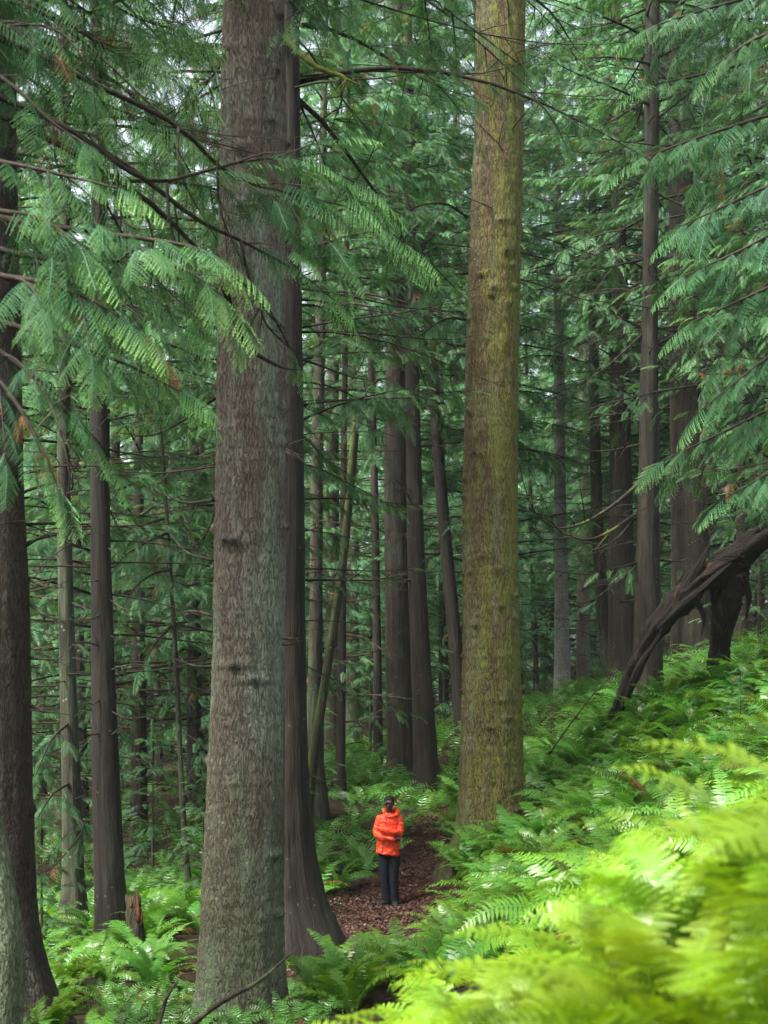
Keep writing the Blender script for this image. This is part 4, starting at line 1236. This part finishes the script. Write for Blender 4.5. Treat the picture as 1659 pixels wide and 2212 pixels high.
bb = np.array(at(295, 2055, 18.6))
mb = MB()
gS = np.random.default_rng(8)
P = catmull([at(298, 2085, 18.6), at(295, 2040, 18.6), at(290, 1985, 18.6), at(287, 1945, 18.6)], 14) - bb
V, Qd, T, uv = tube(P, np.linspace(.135, .09, 14), 16, True, .08, gS)
top = slice(12 * 16, 14 * 16)
V[top, 2] += gS.uniform(-.06, .12, 32)
mb.add(V, Qd, T, uv=uv)
mb.build('wood', M['stump'], th)
mb = MB()
for (x0, y0, x1, y1, w) in [(300, 1990, 294, 1915, 13), (304, 2000, 306, 1955, 9), (284, 1960, 280, 1930, 7)]:
    P = catmull([at(x0, y0, 18.52), at((x0 + x1) / 2 + 1, (y0 + y1) / 2, 18.52), at(x1, y1, 18.55)], 6) - bb
    V, Qd, T, uv = tube(P, np.linspace(w, 1, 6) / 2 / F * 18.5, 6, True, .1, gS)
    mb.add(V, Qd, T, uv=uv)
mb.build('splinter', M['splinter'], th)
wood_thing('fallen_log', 'wet black log lying among ferns below the broken stump', 'log', [[(180, 2068, 17.4, 22), (230, 2072, 17.2, 30), (280, 2080, 17.1, 30), (330, 2092, 17, 24)]], M['log'], 6, 14, .05)
wood_thing('fallen_branch', 'long dark stick propped across the foot of the big grey fir', 'stick', [[(400, 2225, 11.8, 11), (470, 2170, 12.2, 10), (560, 2118, 12.6, 8), (632, 2056, 13, 4)]], M['wood_dark'], 7, 7, .05)
wood_thing('fallen_branch', 'short crooked stick rising from ferns left of the big grey fir', 'stick', [[(338, 2230, 11.5, 9), (352, 2180, 11.6, 8), (362, 2150, 11.6, 7), (384, 2118, 11.7, 4)]], M['wood_dark'], 8, 7, .05)
wood_thing('fallen_branch', 'slender arched bare twig standing over ferns right of mossy fir', 'stick', [[(1185, 1630, 25, 4), (1235, 1560, 24.8, 4), (1290, 1490, 24.6, 3), (1345, 1440, 24.4, 2)]], M['wood_dark'], 9, 5, .03)
# mossy root mound under the mossy fir
gM = np.random.default_rng(12)
mb = MB()
cM = at(972, 1900, 25.0)
uu, vv = np.meshgrid(np.linspace(0, 2 * math.pi, 33), np.linspace(0, math.pi / 2 + .35, 14))
rr = 1 + .10 * np.sin(3 * uu + 1) * np.sin(2 * vv) + .05 * np.sin(9 * uu + 3 * vv)
V = np.stack([cM[0] + .36 * rr * np.sin(vv) * np.cos(uu), cM[1] + .5 * rr * np.sin(vv) * np.sin(uu), cM[2] - .25 + .62 * rr * np.cos(vv)], -1)
i_, j_ = np.meshgrid(np.arange(13), np.arange(32), indexing='ij')
mb.add(V, np.stack([i_ * 33 + j_, (i_ + 1) * 33 + j_, (i_ + 1) * 33 + j_ + 1, i_ * 33 + j_ + 1], -1).reshape(-1, 4))
M['mound'] = plain_mat('mossy_earth', (.02, .014, .009), (.05, .06, .016), 7, .9, .8, .2, .05, (.03, .02, .012))
o = mb.build('root_mound', M['mound'])
tag(o, 'mossy earth mound of roots at the foot of the mossy fir beside the path', 'root mound')
bm = bmesh.new()
bmesh.ops.create_icosphere(bm, subdivisions=3, radius=1)
for v in bm.verts:
    v.co *= 1 + .25 * mnoise.noise(v.co * 1.7)
    v.co = Vector((v.co.x * .16, v.co.y * .14, v.co.z * .1))
me = bpy.data.meshes.new('stone')
bm.to_mesh(me)
bm.free()
me.materials.append(M['rock'])
pR = at(738, 1722, 34.0)
o = obj('stone', me, None, (pR[0], pR[1], Hs(pR[0], pR[1]) + .1), 0, 1.3)
tag(o, 'pale grey stone at the foot of the thin black trunk', 'stone')

# ------------------------------------------------------------------ the person
def evald(o):
    dg = bpy.context.evaluated_depsgraph_get()
    dg.update()
    me = bpy.data.meshes.new_from_object(o.evaluated_get(dg))
    old = o.data
    o.modifiers.clear()
    o.data = me
    bpy.data.meshes.remove(old)
    for p_ in me.polygons:
        p_.use_smooth = True
    return o


def ell(mb, c, r, rot=None, n=14):
    u, v = np.meshgrid(np.linspace(0, 2 * math.pi, n * 2 + 1)[:-1], np.linspace(0, math.pi, n))
    V = np.stack([r[0] * np.sin(v) * np.cos(u), r[1] * np.sin(v) * np.sin(u), r[2] * np.cos(v)], -1).reshape(-1, 3)
    if rot is not None:
        V = V @ np.array(Matrix.Rotation(rot[0], 3, rot[1])).T
    k = n * 2
    i_, j_ = np.meshgrid(np.arange(n - 1), np.arange(k), indexing='ij')
    mb.add(V + np.array(c), np.stack([i_ * k + j_, (i_ + 1) * k + j_, (i_ + 1) * k + (j_ + 1) % k, i_ * k + (j_ + 1) % k], -1).reshape(-1, 4))


def rod(mb, pts, rad, n=12, k=14):
    P = catmull(pts, n)
    r = np.interp(np.linspace(0, 1, n), np.linspace(0, 1, len(rad)), rad)
    V, Qd, T, uv = tube(P, r, k)
    mb.add(V, Qd, T)
    ell(mb, P[0], (r[0],) * 3, n=8)
    ell(mb, P[-1], (r[-1],) * 3, n=8)


def loft(mb, rings, k=28, p=2.4):
    """rings: (cx, cy, cz, rx, ry) super-ellipses, capped"""
    th = np.arange(k) / k * 2 * math.pi
    cs, sn = np.cos(th), np.sin(th)
    ex = np.sign(cs) * np.abs(cs) ** (2 / p)
    ey = np.sign(sn) * np.abs(sn) ** (2 / p)
    V = np.concatenate([np.stack([cx + rx * ex, cy + ry * ey, cz + 0 * ex + tilt * ex], -1) for cx, cy, cz, rx, ry, tilt in rings])
    n = len(rings)
    i_, j_ = np.meshgrid(np.arange(n - 1), np.arange(k), indexing='ij')
    Qd = np.stack([i_ * k + j_, i_ * k + (j_ + 1) % k, (i_ + 1) * k + (j_ + 1) % k, (i_ + 1) * k + j_], -1).reshape(-1, 4)
    V = np.vstack([V, V[:k].mean(0), V[-k:].mean(0)])
    a = np.arange(k)
    b_ = (a + 1) % k
    T = np.concatenate([np.stack([np.full(k, n * k), b_, a], -1), np.stack([np.full(k, n * k + 1), (n - 1) * k + a, (n - 1) * k + b_], -1)])
    mb.add(V, Qd, T)


def fuse(mb, name, mat, parent, vox, smooth=4, wr=None):
    o = mb.build(name, mat, parent)
    m = o.modifiers.new('r', 'REMESH')
    m.mode = 'VOXEL'
    m.voxel_size = vox
    m = o.modifiers.new('s', 'SMOOTH')
    m.iterations = smooth
    evald(o)
    if wr:
        for v in o.data.vertices:
            c_ = v.co
            f = mnoise.noise(Vector((c_.x * wr[0], c_.y * wr[0], c_.z * wr[0] * 1.8 + c_.x * 9))) + .5 * mnoise.noise(c_ * wr[0] * 2.3)
            v.co = c_ + v.normal * f * wr[1]
    if not o.data.materials:
        o.data.materials.append(mat)
    return o


pw = at(840, 1948, 23.6)
pz = Hs(pw[0], pw[1]) + .02
per = thing('person', 'person in bright orange hooded jacket and black trousers standing on path, arms crossed', 'person', (pw[0], pw[1], pz))
per.rotation_euler = (0, 0, 0)
skin = plain_mat('skin', (.050, .028, .019), (.075, .042, .029), 20, .5, .05, .3)
orange = NT('orange_shell_fabric')
tc = orange.n('ShaderNodeTexCoord').outputs['Object']
cc = orange.mix(orange.ramp(orange.noise(tc, 5, 3), .35, .65), (.62, .030, .005), (.76, .055, .006))
p = orange.n('ShaderNodeBsdfPrincipled', Roughness=.5)
orange.l(cc, p.inputs['Base Color'])
b = orange.n('ShaderNodeBump', Strength=.5, Distance=.02)
orange.l(orange.noise(orange.mapping(tc, (14, 14, 22)), 1., 3, .5, .8), b.inputs['Height'])
orange.l(b.outputs[0], p.inputs['Normal'])
orange = orange.done(p.outputs[0])
black = plain_mat('black_denim', (.006, .007, .010), (.011, .0125, .018), 30, .8, .3, .15)
leather = plain_mat('shoe_black', (.007, .007, .009), (.016, .016, .018), 20, .5, .2)
hairm = plain_mat('black_hair', (.004, .004, .004), (.010, .009, .009), 90, .8, .8, dist=.01)
lensm = plain_mat('dark_lens', (.003, .003, .004), (.004, .004, .005), 5, .15, 0, .5)
zipm = plain_mat('zip_tape', (.12, .02, .015), (.05, .012, .012), 60, .5, .2)
HD = np.array([.004, -.035, 1.695])
B = MB()
ell(B, HD + [0, .005, .025], (.077, .094, .094))
ell(B, HD + [-.004, -.018, -.045], (.062, .072, .075))
ell(B, HD + [-.006, -.050, -.095], (.030, .032, .024))           # chin
ell(B, HD + [-.008, -.096, -.020], (.0125, .018, .030))          # nose
ell(B, HD + [-.008, -.104, -.036], (.020, .013, .011))
ell(B, HD + [-.006, -.080, .032], (.052, .018, .014))            # brow
ell(B, HD + [-.007, -.082, -.062], (.025, .014, .007))           # lips
ell(B, HD + [-.007, -.080, -.072], (.021, .013, .007))
for sx in (-1, 1):
    ell(B, HD + [sx * .074, .006, -.012], (.010, .022, .034))    # ears
    ell(B, HD + [sx * .040 - .004, -.068, -.022], (.022, .022, .018))   # cheek bones
rod(B, [(.01, .0, 1.42), (.006, -.012, 1.52), HD + [0, .0, -.06]], [.062, .056, .054])
loft(B, [(0, 0, .88, .15, .11, 0), (0, 0, 1.05, .14, .10, 0), (0, 0, 1.3, .16, .11, 0), (0, 0, 1.44, .16, .09, 0), (0, 0, 1.48, .06, .06, 0)])
ARM_L = [(-.150, .0, 1.43), (-.182, -.03, 1.31), (-.200, -.06, 1.20), (-.12, -.16, 1.15), (.055, -.205, 1.125)]
ARM_R = [(.158, .0, 1.43), (.176, -.03, 1.32), (.178, -.07, 1.205), (.08, -.20, 1.235), (-.125, -.215, 1.285)]
rod(B, ARM_L, [.055, .05, .042, .04, .03], 18)
rod(B, ARM_R, [.055, .05, .042, .04, .03], 18)


def hand(B, wrist, d, up, side):
    """palm, four bent fingers of unequal length and a thumb"""
    w, d, up = np.array(wrist), norm(np.array(d, float)), np.array(up, float)
    up = norm(up - d * np.dot(up, d))
    nn = np.cross(d, up) * side
    rod(B, [w, w + d * .045, w + d * .085], [.026, .032, .030], 6, 10)
    for q, (o_, l_) in enumerate(zip((.030, .010, -.010, -.029), (.070, .080, .074, .058))):
        b0 = w + d * .080 + up * o_
        rod(B, [b0, b0 + d * l_ * .45 + nn * .006, b0 + d * l_ * .78 + nn * .026, b0 + d * l_ * .86 + nn * .045], [.0095, .009, .0085, .0075], 8, 8)
    b0 = w + d * .03 + up * .026
    rod(B, [b0, b0 + d * .028 + up * .030, b0 + d * .06 + up * .036 + nn * .01], [.012, .0105, .009], 6, 8)


hand(B, (.075, -.200, 1.122), (1, .22, .02), (0, 0, 1), 1)
hand(B, (-.115, -.17, 1.285), (-.55, .95, .0), (0, 0, 1), -1)
LEG_L = [(-.085, .0, .90), (-.075, -.01, .50), (-.040, .01, .09)]
LEG_R = [(.085, .0, .90), (.085, -.01, .50), (.098, .01, .09)]
rod(B, LEG_L, [.075, .052, .036])
rod(B, LEG_R, [.075, .052, .036])
fuse(B, 'body', skin, per, .0065, 2)
J = MB()
loft(J, [(-.020, 0, .845, .198, .150, -.028), (-.018, 0, .87, .198, .150, -.028), (-.014, 0, 1.0, .186, .143, -.01), (-.004, 0, 1.12, .180, .135, 0), (.0, 0, 1.28, .172, .128, 0), (.005, .0, 1.40, .178, .120, 0), (.010, .0, 1.455, .160, .110, 0), (.014, .0, 1.50, .130, .10, 0), (.016, -.004, 1.535, .098, .092, 0)])
rod(J, ARM_L[:3] + [ARM_L[3], ARM_L[4]], [.070, .066, .062, .054, .046], 24)
rod(J, ARM_R[:3] + [ARM_R[3], ARM_R[4]], [.070, .066, .062, .056, .047], 24)
fuse(J, 'jacket', orange, per, .010, 3, (13., .013))
# hood: stand-up collar ring plus the bunched hood behind the neck
Hd = MB()
th_ = np.linspace(0, 2 * math.pi, 25)
ring = np.stack([.035 + .105 * np.cos(th_), .005 + .105 * np.sin(th_), 1.508 + .012 * np.cos(th_) + .030 * np.sin(th_)], -1)
V, Qd, T, uv = tube(ring, .034 + .010 * np.cos(th_ - .6), 12, False)
Hd.add(V, Qd)
rod(Hd, [(-.075, -.03, 1.55), (-.03, .095, 1.575), (.06, .13, 1.565), (.135, .06, 1.555), (.125, -.03, 1.53)], [.03, .045, .055, .05, .038], 16)
rod(Hd, [(-.080, -.05, 1.545), (-.088, -.01, 1.585), (-.080, .04, 1.59)], [.018, .018, .016], 8)
fuse(Hd, 'hood', orange, per, .009, 2, (16., .006))
# trousers
Tr = MB()
loft(Tr, [(0, 0, .80, .165, .115, 0), (0, 0, .88, .165, .12, 0), (0, 0, .98, .155, .11, 0)])
rod(Tr, LEG_L[:1] + [(-.083, 0, .70), LEG_L[1], (-.058, .0, .28), (-.040, .01, .06)], [.098, .094, .078, .070, .066], 22)
rod(Tr, LEG_R[:1] + [(.092, 0, .70), LEG_R[1], (.095, .0, .28), (.10, .01, .06)], [.098, .094, .080, .074, .070], 22)
fuse(Tr, 'trousers', black, per, .011, 3, (15., .007))
for (ax, ay, dx, dy) in [(-.050, .02, -.80, -.60), (.100, .02, .06, -1.)]:
    Sh = MB()
    d = norm(np.array([dx, dy, 0.]))
    s_ = np.array([-d[1], d[0], 0])
    a0 = np.array([ax, ay, 0])
    rings = []
    k = 16
    th_ = np.arange(k) / k * 2 * math.pi
    for f, hw, ht in [(-.085, .022, .055), (-.06, .038, .095), (.0, .043, .105), (.06, .044, .085), (.11, .048, .062), (.155, .046, .050), (.185, .034, .040), (.20, .014, .028)]:
        rings.append(a0 + d * f + s_ * (hw * np.cos(th_))[:, None] + np.array([0, 0, 1]) * (ht / 2 + ht / 2 * np.sign(np.sin(th_)) * np.abs(np.sin(th_)) ** .6)[:, None])
    V = np.concatenate(rings)
    nr_ = len(rings)
    i_, j_ = np.meshgrid(np.arange(nr_ - 1), np.arange(k), indexing='ij')
    Qd = np.stack([i_ * k + j_, i_ * k + (j_ + 1) % k, (i_ + 1) * k + (j_ + 1) % k, (i_ + 1) * k + j_], -1).reshape(-1, 4)
    V = np.vstack([V, rings[0].mean(0), rings[-1].mean(0)])
    a_ = np.arange(k)
    b_ = (a_ + 1) % k
    T = np.concatenate([np.stack([np.full(k, nr_ * k), b_, a_], -1), np.stack([np.full(k, nr_ * k + 1), (nr_ - 1) * k + a_, (nr_ - 1) * k + b_], -1)])
    Sh.add(V, Qd, T)
    Sh.build('shoe', leather, per)
Hr = MB()
ell(Hr, HD + [0, .012, .048], (.083, .098, .080))
ho = Hr.build('hair', hairm, per)
bm = bmesh.new()
bm.from_mesh(ho.data)
# keep the cap above the hairline: high on the forehead, lower behind
bmesh.ops.bisect_plane(bm, geom=bm.verts[:] + bm.edges[:] + bm.faces[:], plane_co=Vector(HD + np.array([0, -.075, .052])), plane_no=Vector((0, -.42, -.9)).normalized(), clear_outer=True)
bm.to_mesh(ho.data)
bm.free()
for v in ho.data.vertices:
    v.co += v.normal * (.004 * mnoise.noise(v.co * 90))
G = MB()
for sx in (-1, 1):
    ell(G, HD + [sx * .033 - .006, -.096, .008], (.033, .012, .021), n=10)
rod(G, [HD + [-.062, -.086, .014], HD + [-.006, -.108, .016], HD + [.052, -.086, .014]], [.005, .005, .005], 8, 6)
rod(G, [HD + [-.066, -.074, .012], HD + [-.079, -.01, .010]], [.004, .004], 4, 6)
rod(G, [HD + [.056, -.074, .012], HD + [.079, -.01, .010]], [.004, .004], 4, 6)
G.build('sunglasses', lensm, per)
# zips: short visible runs of the front zip above and below the arms, and pocket zips
from mathutils.bvhtree import BVHTree
jk = [c for c in per.children if c.name.startswith('jacket')][0]
bv = BVHTree.FromPolygons([v.co for v in jk.data.vertices], [tuple(p_.vertices) for p_ in jk.data.polygons])


def zip_line(pts, w):
    P = catmull([np.array([a, -1., b_]) for a, b_ in pts], 14)
    out = []
    for q in P:
        h_ = bv.ray_cast(Vector(q), Vector((0, 1, 0)))
        out.append(np.array(h_[0]) if h_[0] else np.array([q[0], -.14, q[2]]))
    zb = MB()
    V, Qd, T, uv = tube(np.array(out), w, 6)
    zb.add(V, Qd, T)
    zb.build('zip', zipm, per)


zip_line([(-.095, 1.075), (-.102, .98), (-.112, .885)], .006)
zip_line([(-.03, 1.47), (-.045, 1.40), (-.06, 1.34)], .006)
zip_line([(.02, 1.43), (-.01, 1.38), (-.05, 1.355)], .004)
zip_line([(.155, 1.405), (.13, 1.36)], .005)

# ------------------------------------------------------------------ light, sky, haze, camera
EL, AZ = R(58), R(-125)      # sun high, behind the camera to the left
w = bpy.data.worlds.new('World')
S.world = w
w.use_nodes = True
nt = w.node_tree
bg = nt.nodes['Background']
sky = nt.nodes.new('ShaderNodeTexSky')
sky.sky_type = 'NISHITA'
sky.sun_disc = False
sky.sun_elevation = EL
sky.sun_rotation = AZ
sky.dust_density = 4
hs = nt.nodes.new('ShaderNodeHueSaturation')
hs.inputs['Saturation'].default_value = .45
nt.links.new(sky.outputs[0], hs.inputs['Color'])
nt.links.new(hs.outputs[0], bg.inputs[0])
bg.inputs[1].default_value = .08
sd = Vector((math.sin(AZ) * math.cos(EL), math.cos(AZ) * math.cos(EL), math.sin(EL)))
sl = bpy.data.lights.new('sun', 'SUN')
sl.energy = 3.6
sl.angle = R(20)
sl.color = (1, .96, .88)
so = bpy.data.objects.new('sun', sl)
COL.objects.link(so)
so.rotation_euler = sd.to_track_quat('Z', 'Y').to_euler()

HAZE = 0.0002
if HAZE:
    mb = MB()
    lo, hi = np.array([-125, -35, -12.]), np.array([125, 195, 60.])
    V = np.array([[x_, y_, z_] for x_ in (lo[0], hi[0]) for y_ in (lo[1], hi[1]) for z_ in (lo[2], hi[2])])
    mb.add(V, [(0, 1, 3, 2), (4, 6, 7, 5), (0, 4, 5, 1), (2, 3, 7, 6), (0, 2, 6, 4), (1, 5, 7, 3)])
    hm = NT('haze_air')
    pv = hm.n('ShaderNodeVolumePrincipled')
    pv.inputs['Color'].default_value = (.82, .92, .92, 1)
    pv.inputs['Density'].default_value = HAZE
    pv.inputs['Anisotropy'].default_value = .2
    hm.l(pv.outputs[0], hm.out.inputs['Volume'])
    o = mb.build('haze', hm.m, smooth=False)
    o['kind'] = 'stuff'

cd = bpy.data.cameras.new('camera')
cd.sensor_fit = 'VERTICAL'
cd.sensor_height = 36
cd.sensor_width = 27
cd.lens = 50
cd.shift_y = (HY - 1106) / 2212
cd.clip_start = .1
cd.clip_end = 500
cd.dof.use_dof = True
cd.dof.focus_distance = 23.6
cd.dof.aperture_fstop = 3.0
co = bpy.data.objects.new('camera', cd)
COL.objects.link(co)
co.rotation_euler = (R(90), 0, 0)
S.camera = co

S.render.engine = 'CYCLES'
cy = S.cycles
cy.max_bounces = 5
cy.diffuse_bounces = 2
cy.glossy_bounces = 1
cy.transmission_bounces = 2
cy.transparent_max_bounces = 4
cy.volume_bounces = 0
cy.use_denoising = True
cy.caustics_reflective = False
cy.caustics_refractive = False
cy.sample_clamp_indirect = 4
S.view_settings.view_transform = 'Standard'
S.view_settings.look = 'None'
S.view_settings.gamma = 1
S.view_settings.exposure = 2.8
for o in S.objects:
    if '_base' in o:
        del o['_base']
